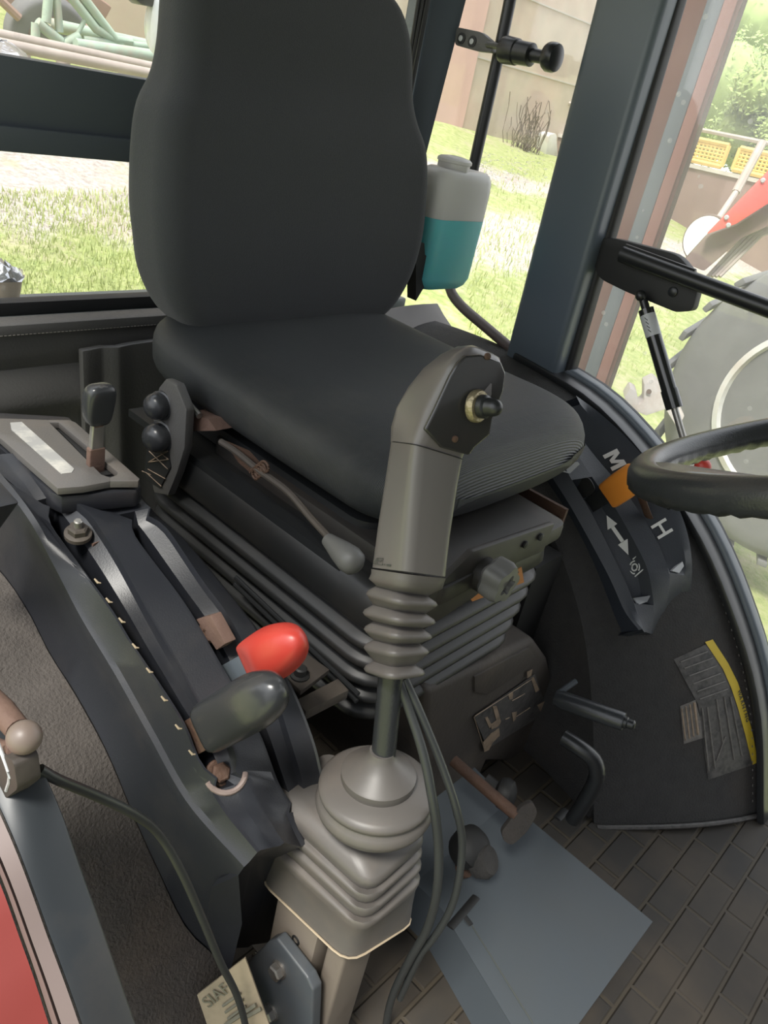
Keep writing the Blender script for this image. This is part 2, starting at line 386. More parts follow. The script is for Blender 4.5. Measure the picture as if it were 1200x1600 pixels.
# ================================================================== SETTING
# ---- cab floor, roof, frames
mb = MB(); mb.box((.02, -1.0, -.96), (1.215, .98, -.92)); mb.build('floor', M['floor'], kind='structure')
mb = MB(); mb.box((-.12, -1.0, .50), (1.34, 1.1, .55)); mb.build('ceiling', M['ceil'], kind='structure')

mb = MB(); mb.box((.20, -.80, -.92), (1.22, -.77, -.18)); mb.box((.35, -.77, -.60), (1.1, -.55, -.14)); mb.build('wall_front', M['black'], kind='structure')  # unseen cab front, put in to stop light from ahead
# ---- rear window frame: cross bar, sill, glass
YR = 1.0
zt, zb = Y(0, 85, YR).z, Y(0, 235, YR).z
mb = MB(); mb.box((-.12, YR, zb + .026), (1.13, YR + .04, zt)); mb.box((-.12, YR - .008, zb), (1.13, YR + .03, zb + .028))
mb.build('trim_1', M['slatebar'], kind='structure', bevel=.003)
zs = Y(100, 472, YR).z
mb = MB(); mb.box((-.15, YR - .030, zs - .045), (1.17, YR + .05, zs - .014)); mb.build('trim_2', M['sill'], kind='structure', bevel=.006)
mb = MB(); mb.box((-.15, YR - .004, zs - .014), (1.15, YR + .02, zs + .004)); mb.build('trim_3', M['rubber'], kind='structure', bevel=.004)
mb = MB(); mb.box((-.15, YR + .012, zs), (1.14, YR + .016, .5)); mb.build('window_1', M['glass'], kind='structure')
mb = MB(); mb.box((-.15, YR + .0, -.92), (1.17, YR + .03, zs - .045)); mb.build('wall_rear', M['slate'], kind='structure')

# ---- rear corner post (beside the quarter window) and its black seal
def post(pxs, depth_y, xoff, thick, name, mt, bev=.004, xw=None):
    pass
a0, a1 = X(650, 0, 1.15), X(722, 0, 1.15)
mb = MB()
for lo, hi, th in (((662, -60), (600, 330), 0), ):
    pass
# three slim black seal ribs, then the flat slate post
L0, L1 = Y(672, 0, YR), Y(636, 195, YR); R0, R1 = Y(730, 0, YR - .03), Y(664, 255, YR - .03)
def ext(a, b, t): return a + (b - a) * t
mb = MB(); mb.prism([ext(L0, L1, -1.6), ext(R0, R1, -1.3), ext(R0, R1, 2.6), ext(L0, L1, 3.2)], (0, .05, 0))
mb.build('trim_4', M['slate'], kind='structure', bevel=.006)
mb = MB()
for k in range(3):
    q0, q1 = Y(655 + 7 * k, 0, YR - .006 * k), Y(629 + 4 * k, 165, YR - .006 * k)
    mb.tube([ext(q0, q1, -1.6), ext(q0, q1, 3)], .0042, 8)
mb.build('trim_5', M['rubber'], kind='structure')
# quarter window: black frame bar, rounded lower corner, glass
XQ = 1.20
fr = [X(822, -150, XQ), X(797, 0, XQ), X(738, 270, XQ), X(706, 400, XQ), X(702, 446, XQ), X(718, 475, XQ), X(760, 512, XQ), X(812, 556, XQ), X(850, 590, XQ)]
mb = MB(); mb.tube(curve(fr[:3], 12), .0105, 10); mb.build('trim_6', M['black'], kind='structure')
mb = MB(); mb.tube(curve(fr[2:], 40), .0095, 10); mb.build('trim_7', M['taupe'], kind='structure')
q = [X(670, -60, XQ + .01), X(640, 250, XQ + .01), X(705, 462, XQ + .01), X(850, 590, XQ + .01), X(940, -60, XQ + .01)]
mb = MB(); mb.prism(q, (.003, 0, 0)); mb.build('window_2', M['glass'], kind='structure')

# ---- B pillar
f0, f1 = X(930, -5, 1.17), X(788, 556, 1.17)
g0, g1 = X(1040, -5, 1.17), X(862, 596, 1.17)
mb = MB(); mb.prism([ext(f0, f1, -.35), ext(g0, g1, -.35), ext(g0, g1, 1.04), ext(f0, f1, 1.03)], (.06, 0, 0))
mb.build('trim_8', M['slate'], kind='structure', bevel=.012, seg=4)
h0, h1 = X(1062, -5, 1.205), X(897, 560, 1.205)
g0, g1 = X(1022, -5, 1.205), X(850, 596, 1.205)
mb = MB(); mb.prism([ext(g0, g1, -.35), ext(h0, h1, -.35), ext(h0, h1, 1.05), ext(g0, g1, 1.02)], (.03, 0, 0))
mb.build('trim_9', M['rubber'], kind='structure', bevel=.008, seg=3)
# ---- side door glass (dusty) in front of the pillar
mb = MB(); q = [X(1045, -80, 1.245), X(885, 575, 1.245), V((1.245, .30, -.52)), V((1.245, .08, -.80)), V((1.245, -.02, -1.02)), V((1.245, -.75, -1.02)), V((1.245, -.75, .45))]
mb.prism(q, (.004, 0, 0)); mb.build('door_1', M['dirtyglass'], kind='structure')

# ---- left fender: carpeted inside wall, black band and rim
outer = curve([(1.2, 1.0, -.385), (1.2, .80, -.372), (1.2, .639, -.379), (1.2, .499, -.406), (1.2, .32, -.50), (1.2, .196, -.613), (1.2, .097, -.743), (1.2, .014, -.921)], 34)
inner = curve([(.97, 1.0, -.42), (.97, .80, -.42), (.97, .66, -.43), (.97, .56, -.46), (.97, .44, -.53), (.965, .345, -.63), (.95, .27, -.75), (.93, .19, -.925)], 34)
rows = []
for a, b in zip(outer, inner):
    r = []
    for k in range(9):
        t = k / 8; p = a.lerp(b, t); bulge = math.sin(PI * t) * .022
        r.append(p + V((0, -bulge, bulge * .5)))
    rows.append(r)
rows2 = [r + [r[-1] + V((.0, .02 + .3 * 0, -.0)), V((r[-1].x + .02, max(r[-1].y, .25) + .03, -.92))] for r in rows]
mb = MB(); mb.sheet(rows, (.03, .03, -.02)); mb.build('wall_left', M['carpetdark'], kind='structure')
mb = MB(); mb.sheet([[p, V((p.x, p.y, -.92))] for p in inner[:-1]], (.01, 0, 0)); mb.build('trim_22', M['carpetdark'], kind='structure')
mb = MB(); mb.tube([p + V((-.0, -.004, .003)) for p in [rows[-1][k] for k in range(9)]], .004, 8)
mb.build('trim_10', M['stick'], kind='structure')
def band(path, x0, x1, h, off):
    secs = []
    for i, p in enumerate(path):
        t = (path[min(i + 1, len(path) - 1)] - path[max(i - 1, 0)]).normalized(); n = V((0, -t.z, t.y))
        if n.z < 0: n = -n
        a = V((x0, p.y, p.z)) + n * off; b = V((x1, p.y, p.z)) + n * off
        secs.append([a, b, b + n * h, a + n * h])
    return secs
mb = MB(); mb.loft(band(outer[8:], 1.165, 1.205, .012, -.002)); mb.build('trim_11', M['black'], kind='structure', bevel=.003)
mb = MB(); mb.loft(band(outer[8:], 1.205, 1.232, .024, -.006)); mb.build('trim_12', M['slatebar'], kind='structure', bevel=.007, seg=3)
mb = MB(); mb.tube([V((1.234, p.y - .004, p.z + .012)) for p in outer[10:]], .006, 8); mb.build('trim_13', M['black'], kind='structure')
# small stitches along the carpet edge beside the rim
mb = MB()
for i in range(46):
    p = outer[18].lerp(outer[18], 0); k = 15 + i * .38
    j = int(k); f = k - j
    if j + 1 >= len(rows): break
    a = rows[j][1].lerp(rows[j + 1][1], f) + V((-.004, -.004, .002)); d = (rows[min(j + 1, 33)][1] - rows[j][1]).normalized()
    mb.tube([a, a + d * .0035], .0007, 5)
mb.build('trim_14', M['inkgrey'], kind='structure')

# ---- right fender (near the camera): carpet, door frame strip, seal, red fender outside
F = [X(px, py, x) for px, py, x in ((-90, 800, .262), (0, 893, .26), (46, 960, .26), (75, 1018, .26), (117, 1085, .26), (167, 1177, .262), (212, 1285, .266), (250, 1368, .272), (292, 1452, .282), (340, 1500, .300), (366, 1560, .305), (380, 1640, .31))]
Fc = curve(F, 40)
rows = []
for p in Fc:
    r = []
    for k in range(8):
        t = k / 7; r.append(V((p.x * (1 - t) + (.105) * t, p.y - .012 * math.sin(PI * t), p.z - .012 * t)))
    rows.append(r)
mb = MB(); mb.sheet(rows, (0, .03, -.03)); mb.build('wall_right', M['carpet'], kind='structure')
sa = [X(px, py, .125) for px, py in ((-90, 930), (62, 1193), (137, 1385), (214, 1604), (250, 1700))]
sb = [X(px, py, .100) for px, py in ((-130, 1020), (2, 1268), (83, 1477), (124, 1590), (160, 1700))]
A, B = curve(sa, 26), curve(sb, 26)
mb = MB(); mb.sheet([[a, a.lerp(b, .5) + V((-.003, 0, .003)), b] for a, b in zip(A, B)], (.004, .012, -.012)); mb.build('trim_15', M['stripslate'], kind='structure', bevel=.0015)
sc = [X(px, py, .092) for px, py in ((-170, 1060), (-30, 1300), (42, 1480), (82, 1600), (118, 1710))]
Cc = curve(sc, 26)
mb = MB(); mb.sheet([[b + V((-.001, 0, 0)), b.lerp(c, .45) + V((-.004, -.004, .003)), b.lerp(c, .5) + V((0, .003, -.003)), b.lerp(c, .56) + V((-.004, -.004, .003)), c] for b, c in zip(B, Cc)], (.003, .012, -.012)); mb.build('trim_16', M['sealpink'], kind='structure')
mb = MB(); mb.sheet([[c + V((-.001, .002, -.002)), c + V((-.05, .0, -.015)), c + V((-.14, .02, -.03))] for c in Cc], (0, .01, -.02)); mb.build('wall_outer', M['redfender'], kind='structure')

# ================================================================== REAR VINYL COVER
zc = Y(140, 508, .955).z
def vinyl(x, s):
    # s 0 top .. 1 bottom ; folds and seams
    y = .955 - .016 * math.sin(min(1, s * 6) * PI / 2)
    z = zc - s * .50
    y += .006 * math.sin(x * 31 + s * 3) * s + .010 * math.exp(-((s - .10) / .03) ** 2) - .008 * math.exp(-((s - .19) / .03) ** 2)
    for sx in (.105, .145):
        y += .007 * math.exp(-((x - sx - s * .05) / .006) ** 2)
    return V((x, y, z))
root = thing('quilted_cover', (.45, .955, zc - .5), 'dark grey padded vinyl cover hung below the rear window, behind the seat', 'cover')
mb = MB(); mb.sheet([[vinyl(-.16 + 1.24 * i / 150, j / 40) for i in range(151)] for j in range(41)], (0, .02, 0)); mb.build('padded_panel', M['vinyl'], root)
mb = MB()
top = [(-.16 + 1.24 * i / 60) for i in range(61)]
mb.loft([[V((x, .958 - .012, zc + .010)), V((x, .958 - .014, zc - .004)), V((x, .975, zc - .004)), V((x, .975, zc + .012))] for x in top]); mb.build('piping', M['vinyl'], root, bevel=.003)
mb = MB()
for i in range(230):
    x = -.1 + i * .0052; p = V((x, .9425, zc - .0015)); mb.tube([p, p + V((.003, 0, 0))], .0006, 5)
mb.build('stitching', M['thread'], root)
# pocket flap
x0 = Y(124, 525, .93).x; 
mb = MB(); mb.sheet([[V((x0 + .30 * i / 30 + .015 * s, .922 + .004 * math.sin(i * .9) * s - .004 * math.exp(-((i - 5) / 1.2) ** 2) + .004 * math.exp(-((i - 3) / 1.) ** 2), zc - .022 - s * .42 + .012 * i / 30)) for i in range(31)] for s in [k / 12 for k in range(13)]], (0, .012, 0)); mb.build('flap', M['vinyl'], root, bevel=.003)
# left end, folded edge
e0 = [Y(582, 492, .90), Y(612, 482, .92), Y(650, 476, .925), Y(684, 474, .93)]; 
mb = MB(); c0 = curve(e0, 12); e1 = curve([Y(560, 520, .88), Y(600, 500, .90), Y(650, 497, .915), Y(694, 492, .92)], 12); e2 = curve([Y(600, 560, .86), Y(640, 560, .86), Y(700, 560, .87), Y(728, 542, .88)], 12)
mb.sheet([c0, e1, e2], (0, .01, -.004)); mb.build('folded_end', M['vinyltaupe'], root, bevel=.002)

# ================================================================== SEAT
root = thing('driver_seat', (.735, .62, -.66), 'black fabric driver seat with tall backrest on a black bellows suspension', 'seat')
# backrest: stacked sections; yf is the front face
prof = [(-.336, .105, .805, .040), (-.330, .145, .800, .058), (-.315, .180, .794, .080), (-.290, .205, .790, .094), (-.25, .224, .788, .103), (-.21, .231, .788, .105), (-.17, .234, .792, .106), (-.11, .230, .800, .104), (-.07, .222, .808, .098), (-.040, .205, .818, .090), (-.01, .196, .828, .084), (.04, .190, .838, .080), (.075, .180, .848, .074), (.098, .160, .855, .064), (.112, .125, .862, .046), (.117, .08, .868, .028)]
ps = [V((a, b, c)) for a, b, c, d in prof]; 
secs = []
zz = curve(ps, 60); dd = resample(cr([V((a, d, 0)) for a, b, c, d in prof], 10), 60)
for p, q in zip(zz, dd):
    z, hw, yf = p.x, p.y, p.z; th = max(.02, q.y); r = min(.034, th * .48, hw * .45); n = 6
    pts = srect(  .745, yf + th / 2, z, hw, th / 2, r, n)
    for v in pts:      # shallow hollow between the side wings
        u = (v.x - .745) / hw
        if v.y < yf + th / 2: v.y += .014 * max(0, 1 - (u / .72) ** 2) - .006 * max(0, abs(u) - .6)
        v.y += 0
    secs.append(pts)
mb = MB(); mb.loft(secs); mb.build('backrest', M['backfab'], root, sharp=80)
# cushion
secs = []; N = 44
for i in range(N + 1):
    t = i / N; y = .385 + .50 * t
    e = min(t / .16, 1); e2 = min((1 - t) / .22, 1)
    k = math.sqrt(max(0, 1 - (1 - e) ** 2)) * .45 + .55; k2 = math.sqrt(max(0, 1 - (1 - e2) ** 2)) * .32 + .68
    hw = .211 * k * k2 * (1 + .03 * math.sin(PI * t)); k3 = math.sqrt(max(0, 1 - (1 - min(t / .10, 1)) ** 2)); k4 = math.sqrt(max(0, 1 - (1 - min((1 - t) / .08, 1)) ** 2))
    th = .108 * (.15 + .85 * min(k3, k4))
    zm = -.356 + .008 * t + .0; r = []
    n = 48
    for j in range(n):
        a = 2 * PI * j / n; cx, sz = math.cos(a), math.sin(a)
        px = (abs(cx) ** .62) * (1 if cx > 0 else -1) * hw; pz = (abs(sz) ** .75) * (1 if sz > 0 else -1) * th / 2
        u = px / max(hw, .01)
        if sz > 0: pz += -.020 * (1 - u * u) * math.sin(PI * min(1, max(0, (t - .12) / .8))) + .004 * abs(u) ** 2
        pz -= .020 * max(0, 1 - t / .25) ** 2 * (1 if sz > 0 else 0)
        r.append(V((.731 + px, y, zm + pz)))
    secs.append(r)
mb = MB(); mb.loft(secs); mb.build('seat_cushion', M['cushfab'], root, sharp=80)
# little creases/dirt specks nothing; pan under the cushion
mb = MB(); mb.prism(srect(.715, .64, -.424, .175, .205, .03), (0, 0, .024)); mb.build('seat_pan', M['black'], root)
# upper tray
mb = MB(); mb.prism(rnd([(.53, .325, -.430), (.785, .335, -.430), (.80, .70, -.430), (.53, .70, -.430)], .06), (0, 0, .022)); mb.build('upper_frame', M['frontbel'], root, bevel=.005)
# slide rail sticking out on the far side
mb = MB(); mb.prism([(.855, .40, -.470), (.885, .385, -.470), (.885, .72, -.470), (.855, .72, -.470)], (0, 0, .012)); mb.prism([(.882, .385, -.470), (.888, .385, -.470), (.888, .72, -.470), (.882, .72, -.470)], (0, 0, .026)); mb.build('slide_rail', M['rust'], root)
mb = MB(); mb.prism([(.500, .43, -.437), (.520, .43, -.437), (.520, .84, -.437), (.500, .84, -.437)], (0, 0, .010)); mb.build('slide_rail', M['black'], root)
# bellows: box folds
secs = []
zs_ = [-.478, -.484]
z = -.452; nf = 5; pitch = .0255
zz_ = -.428
bx_, by_ = .653, .575
secs += [srect(bx_, by_, zz_, .130, .185, .03), srect(bx_, by_, zz_ - .002, .146, .210, .034), srect(bx_, by_, zz_ - .010, .154, .220, .036), srect(bx_, by_, zz_ - .046, .158, .226, .036), srect(bx_, by_, zz_ - .053, .154, .222, .036), srect(bx_, by_, zz_ - .058, .142, .210, .034)]
zz_ -= .059; pitch = .0255
for k in range(nf):
    for t, g in ((.10, .001), (.28, .011), (.48, .014), (.66, .012), (.84, .001), (.94, -.006), (1.0, -.004)):
        secs.append(srect(bx_, by_, zz_ - pitch * (k + t), .145 + g - .002 * k, .214 + g - .002 * k, .034 + max(0, g)))
mb = MB(); mb.loft(secs); mb.build('bellows', M['bellows'], root, sharp=60)
# front frame plate with holes, knob, label
fy = .330
pl = [Y(700, 922, fy), Y(745, 862, fy), Y(862, 818, fy), Y(862, 832, fy), Y(846, 866, fy), Y(800, 882, fy), Y(742, 950, fy), Y(690, 968, fy)]
pl = [Y(640, 962, fy), Y(740, 862, fy), Y(868, 818, fy), Y(850, 862, fy), Y(808, 880, fy), Y(740, 935, fy), Y(640, 1000, fy)]
mb = MB(); mb.prism(pl, (0, .008, 0)); mb.build('front_plate', M['frontbel'], root, bevel=.003)
for px, py in ((819, 850), (843, 838)):
    mb = MB(); mb.lathe([(.0045, 0), (.0045, .002), (.002, .003)], Y(px, py, fy) + V((0, -.001, 0)), (0, -1, 0), 12); mb.build('rivet', M['rubber'], root)
kc = Y(764, 897, fy - .012)
kn = MB(); ang = [2 * PI * k / 48 for k in range(48)]
def lobed(o, r, y): return [o + V((math.cos(a) * (r + .0022 * math.cos(5 * a)), y, math.sin(a) * (r + .0022 * math.cos(5 * a)))) for a in ang]
kn.loft([lobed(kc, .017, 0), lobed(kc, .021, -.004), lobed(kc, .0215, -.018), lobed(kc, .019, -.024), lobed(kc, .010, -.0245), lobed(kc, .009, -.020)])
kb = kn.build('adjuster_knob', M['greyknob'], root, label='grey lobed adjuster knob')
mb = MB(); mb.lathe([(.019, 0), (.019, .013), (.012, .014)], Y(752, 895, fy), (0, -1, 0)); mb.build('knob_collar', M['frontbel'], kb)
mb = MB(); l0, l1, l2, l3 = Y(790, 893, fy + .004), Y(816, 884, fy + .004), Y(820, 905, fy + .004), Y(794, 916, fy + .004)
fy2 = .3345
mb.prism([Y(733, 932, fy2), Y(815, 886, fy2), Y(819, 910, fy2), Y(738, 940, fy2)], (0, .001, 0)); lb = mb.build('scale_label', M['orangelab'], root, label='faded orange scale label')
text('scale_mark', 'esi', Y(802, 901, fy2 - .001), Y(815, 893, fy2) - Y(795, 901, fy2), (0, 0, 1), .016, M['ink'], root)
# front lower bellows ridges, wrap round the far corner
rid = [((640, 1000), (868, 900)), ((640, 1030), (858, 918 + 18)), ((650, 1052), (846, 972)), ((668, 1066), (832, 1003))]
# base casting
cf = .352
def fq(px, py, y=cf): return Y(px, py, y)
outl = [fq(664, 1078), fq(690, 1068), fq(760, 1036), fq(836, 998), fq(858, 1030), fq(880, 1130), fq(884, 1210), fq(850, 1235), fq(826, 1212), fq(800, 1190), fq(760, 1192), fq(745, 1225), fq(740, 1300), fq(664, 1300)]
mb = MB(); mb.prism(outl, (0, .40, 0)); base = mb.build('seat_base', M['casting'], root, bevel=.012, seg=3)
mb = MB(); mb.prism([fq(742, 1058, cf - .003), fq(828, 1012, cf - .003), fq(838, 1030, cf - .003), fq(800, 1062, cf - .003), fq(762, 1086, cf - .003), fq(742, 1082, cf - .003)], (0, .006, 0)); mb.build('raised_pad', M['casting'], base, bevel=.002)
# worn pictogram label
mb = MB()
P = lambda px, py: Y(px, py, cf - .0035)
mb.prism([P(741, 1120), P(836, 1054), P(856, 1112), P(762, 1170)], (0, .001, 0)); pic = mb.build('warning_label', M['stick'], base, label='worn pictogram label with peeling cream patches')
P = lambda px, py: Y(px, py, cf - .0045)
for pg in ([(757, 1175), (755, 1160), (768, 1146), (780, 1138), (781, 1150), (770, 1160), (764, 1172)],
           [(770, 1104), (776, 1103), (783, 1128), (778, 1136), (768, 1140), (767, 1132), (776, 1126)],
           [(758, 1122), (762, 1120), (769, 1134), (765, 1138)],
           [(830, 1060), (834, 1058), (843, 1078), (837, 1082)], [(840, 1102), (851, 1096), (853, 1106), (844, 1112)],
           [(824, 1050), (832, 1046), (830, 1056), (824, 1060)],
           [(800, 1114), (808, 1112), (806, 1124), (802, 1128)], [(794, 1085), (802, 1080), (801, 1092), (796, 1093)]):
    mb = MB(); mb.prism([P(*a) for a in pg], (0, .0006, 0)); mb.build('label_patch', M['pict'], root)
mb = MB()
for a, b in (((742, 1119), (830, 1062)), ((800, 1095), (820, 1084)), ((806, 1120), (828, 1106)), ((790, 1124), (796, 1121)), ((741, 1121), (757, 1172))): mb.tube([P(*a), P(*b)], .0008, 5)
mb.build('label_line', M['pict'], root)
# side levers of the seat: recliner bracket with two domed knobs
xb = .478
P = lambda px, py, x=xb: X(px, py, x)
mb = MB(); mb.prism([P(258, 592), P(275, 600), P(291, 640), P(288, 700), P(276, 740), P(262, 775), P(240, 770), P(232, 735), P(238, 690), P(240, 630), P(248, 605)], (.012, 0, 0)); rb = mb.build('recliner_bracket', M['vinyl'], root, bevel=.003)
for px, py, r in ((246, 633, .0155), (246, 682, .0175)):
    o = P(px + 8, py, xb)
    mb = MB(); mb.lathe([(r * 1.12, 0), (r * 1.12, .004), (r, .005), (r, .012)] + dome(r, r * .75, .012), o, (-1, -.25, .1)); mb.build('domed_knob', M['knobblack'], rb)
mb = MB(); mb.prism([P(231, 690, xb - .002), P(262, 704, xb - .002), P(266, 730, xb - .002), P(250, 762, xb - .002), P(232, 752, xb - .002), P(226, 738, xb - .002)], (.0015, 0, 0)); mb.build('warning_tag', M['black'], rb)
mb = MB()
for a, b in (((233, 692), (263, 718)), ((233, 705), (262, 733)), ((262, 705), (232, 722)), ((233, 722), (262, 718)), ((228, 738), (252, 760)), ((231, 733), (258, 748)), ((222, 736), (236, 742))):
    mb.tube([P(*a, xb - .003), P(*b, xb - .003)], .0007, 5)
mb.build('tag_line', M['pict'], rb)
mb = MB(); mb.prism([X(289, 645, .50), X(326, 655, .50), X(338, 673, .50), X(290, 674, .50)], (.03, 0, 0)); mb.build('hinge_plate', M['rustp'], root)
mb = MB(); mb.tube([X(292, 628, .497), X(312, 650, .497)], .004, 8); mb.build('hinge_rod', M['steel'], root)
# release lever: rod, spring, capsule grip
rod = curve([X(345, 690, .49), X(372, 708, .49), X(405, 735, .488), (X(450, 768, .485)), X(485, 808, .482), X(516, 842, .478)], 30)
mb = MB(); mb.tube(rod, .0038, 8); lev = mb.build('release_lever', M['casting'], root)
cp0, cp1 = X(512, 843, .478), X(560, 886, .472); dr = (cp1 - cp0); Lc = dr.length
mb = MB(); mb.lathe([(.002, -.004), (.007, 0), (.009, .010), (.0118, Lc * .45), (.0138, Lc * .72), (.0125, Lc * .88), (.008, Lc * .97), (.001, Lc)], cp0, dr); mb.build('lever_grip', M['greyknob'], lev, label='grey capsule grip')
mb = MB(); sp = [];
for i in range(70):
    t = i / 69; o = X(396, 742, .486).lerp(X(416, 727, .486), t); a = t * 5 * 2 * PI; sp.append(o + V((.0, math.cos(a), math.sin(a))) * .006)
mb.tube(sp, .0016, 6); mb.build('spring', M['rust'], lev)
mb = MB(); mb.prism([X(350, 690, .495), X(385, 705, .495), X(408, 730, .495), X(398, 745, .495), X(372, 722, .495)], (.004, 0, 0)); mb.build('lever_tab', M['rust'], lev)
# low rail under the bellows on the near side
mb = MB()
for dy in (0, .010):
    mb.tube([X(368, 902 + 0, .49) + V((0, 0, -dy)), X(560, 1085, .49) + V((0, 0, -dy))], .0028, 8)
mb.build('floor_rail', M['black'], root)

# ================================================================== NEAR (driver's right) CONSOLE
from mathutils.bvhtree import BVHTree
def col(pts, x, n=46):
    """pixel trail on the plane x (x may be a pair start,end)"""
    k = len(pts); out = []
    for i, p in enumerate(pts):
        xx = x if not isinstance(x, tuple) else x[0] + (x[1] - x[0]) * i / (k - 1)
        out.append(X(p[0], p[1], xx))
    return curve(out, n)
root = thing('hydraulic_console', (.33, .45, -.62), 'long curved dark console with two lever slots, left of the seat', 'console')
O_ = col([(-60, 675), (35, 789), (82, 870), (128, 958), (182, 1048), (236, 1145), (296, 1250), (385, 1350)], (.262, .285))
A1 = col([(0, 710), (40, 760), (69, 806), (108, 860), (175, 952), (204, 1000), (258, 1080), (292, 1136), (318, 1205), (350, 1262), (380, 1300), (405, 1330)], (.280, .295))
B1 = col([(60, 705), (105, 755), (137, 797), (183, 868), (233, 960), (275, 1035), (317, 1110), (366, 1170), (388, 1215), (402, 1255), (420, 1290), (440, 1320)], (.312, .32))
A2 = col([(115, 715), (155, 765), (190, 810), (233, 868), (292, 947), (346, 1039), (378, 1095), (408, 1150), (432, 1216), (446, 1255), (460, 1290), (475, 1320)], (.345, .352))
B2 = col([(160, 710), (205, 765), (250, 812), (317, 910), (354, 960), (398, 1040), (430, 1090), (450, 1150), (470, 1215), (482, 1255), (492, 1290), (505, 1320)], (.375, .38))
I_ = col([(160, 690), (200, 740), (240, 795), (292, 843), (375, 943), (420, 1005), (460, 1075), (490, 1150), (503, 1200), (510, 1240), (518, 1285), (528, 1320)], .40)
N = 46
# normals of the arc in the y-z plane
def nrm(path, i):
    t = (path[min(i + 1, N - 1)] - path[max(i - 1, 0)]).normalized(); n = V((0, -t.z, t.y)); return n if n.z > -.2 and n.z * 1 > 0 or n.y < 0 else -n
nn = []
for i in range(N):
    t = (A1[min(i + 2, N - 1)] - A1[max(i - 2, 0)]); n = V((0, t.z, -t.y)).normalized()
    if n.z < 0: n = -n
    nn.append(n)
rows = []
def sdep(path, lo, hi, i, d):
    # how deep the slot is at row i (rounded ends)
    return d if lo <= i <= hi else 0
def band_of(py_a, py_b, path):
    # row indices nearest the two pixel rows
    def proj(p):
        cx = AX[0][0] * p.x + AX[1][0] * p.y + AX[2][0] * p.z; cy = AX[0][1] * p.x + AX[1][1] * p.y + AX[2][1] * p.z; cz = AX[0][2] * p.x + AX[1][2] * p.y + AX[2][2] * p.z
        return 800 - FOC * cy / -cz
    ys = [proj(p) for p in path]
    return min(range(N), key=lambda i: abs(ys[i] - py_a)), min(range(N), key=lambda i: abs(ys[i] - py_b))
a1 = band_of(800, 1225, A1); a2 = band_of(812, 1250, A2)
Fs = resample(Fc[:int(len(Fc) * .88)], N)
A1o, B1o, A2o, B2o = A1[:], B1[:], A2[:], B2[:]
for P_, Q_, rg in ((A1, B1, a1), (A2, B2, a2)):
    for i in range(rg[0], rg[1] + 1):
        e_ = min(i - rg[0] + .35, rg[1] - i + .35) / 3.2
        if e_ < 1:
            k_ = (1 - math.sqrt(1 - (1 - e_) ** 2)) * .46; p_, q_ = P_[i].copy(), Q_[i].copy(); P_[i] = p_.lerp(q_, k_); Q_[i] = q_.lerp(p_, k_)
for i in range(N):
    n = nn[i]; r = []
    fi = curve([O_[i], O_[i] + V((-.004, 0, -.01)), V((O_[i].x - .002, O_[i].y + .01, O_[i].z - .10))], 3)
    r.append(Fs[i] + V((.004, .006, -.012))); r.append(Fs[i] + V((.0, .0, .004)))
    r.append(Fs[i].lerp(O_[i], .5) + V((.006, 0, 0))); r.append(O_[i] + V((-.003, .004, -.016)))
    r.append(O_[i] + V((-.001, .001, -.004))); r.append(O_[i] + V((.003, 0, 0)))
    r.append(A1[i] - V((.002, 0, 0))); r.append(A1[i])
    ins1 = a1[0] <= i <= a1[1]; d1 = .05 if ins1 else 0
    r.append(A1[i] + V((.0015, 0, 0)) - n * d1); mid = A1[i].lerp(B1[i], .5); 
    r.append(A1[i].lerp(B1[i], .56) - n * d1); r.append(A1[i].lerp(B1[i], .58) - n * (d1 * .22)); r.append(B1[i] - V((.0015, 0, 0)) - n * (d1 * .16))
    r.append(B1[i]); r.append(B1[i] + V((.003, 0, 0)))
    r.append(A2[i] - V((.003, 0, 0))); r.append(A2[i])
    ins2 = a2[0] <= i <= a2[1]; d2 = .05 if ins2 else 0
    r.append(A2[i] + V((.0015, 0, 0)) - n * d2); r.append(A2[i].lerp(B2[i], .50) - n * d2); r.append(A2[i].lerp(B2[i], .52) - n * (d2 * .20)); r.append(B2[i] - V((.001, 0, 0)) - n * (d2 * .12))
    r.append(B2[i] + V((.001, 0, 0))); r.append(I_[i] - V((.004, 0, 0))); r.append(I_[i] + V((0, 0, -.003))); r.append(I_[i] + V((.004, .003, -.012)))
    r.append(V((I_[i].x + .006, I_[i].y + .02, min(I_[i].z - .16, -.62))))
    rows.append(r)
rows += [[p + V((.0, .03, -.05)) for p in rows[-1]], [p + V((.02, .06, -.25)) for p in rows[-1]]]
mb = MB(); mb.grid(rows); mb.build('console_body', M['console'], root, sharp=32)
# black sheet painting the shade inside each slot
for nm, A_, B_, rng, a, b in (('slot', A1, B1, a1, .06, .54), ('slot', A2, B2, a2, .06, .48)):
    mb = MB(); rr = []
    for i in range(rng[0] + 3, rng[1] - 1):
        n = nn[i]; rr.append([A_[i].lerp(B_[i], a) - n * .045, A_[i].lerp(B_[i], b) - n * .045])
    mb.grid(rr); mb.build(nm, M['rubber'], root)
# worn dotted decal beside the first slot
mb = MB(); rr = []
for i in range(a1[0] + 2, a1[1] + 1):
    n = nn[i]; rr.append([O_[i].lerp(A1[i], .66) + n * .0006, O_[i].lerp(A1[i], .93) + n * .0006])
mb.grid(rr); mb.build('scale_decal', M['console'], root)
mb = MB()
for px, py in ((150, 905), (168, 935), (188, 966), (209, 1006), (231, 1044), (254, 1088), (276, 1132), (297, 1172)):
    o = X(px, py, .273) + V((-.002, -.001, .002)); mb.tube([o, o + V((.0015, -.0030, -.003)), o + V((.004, -.0035, -.004))], [.0007, .0010, .0006], 6)
mb.build('scale_mark', M['label'], root)
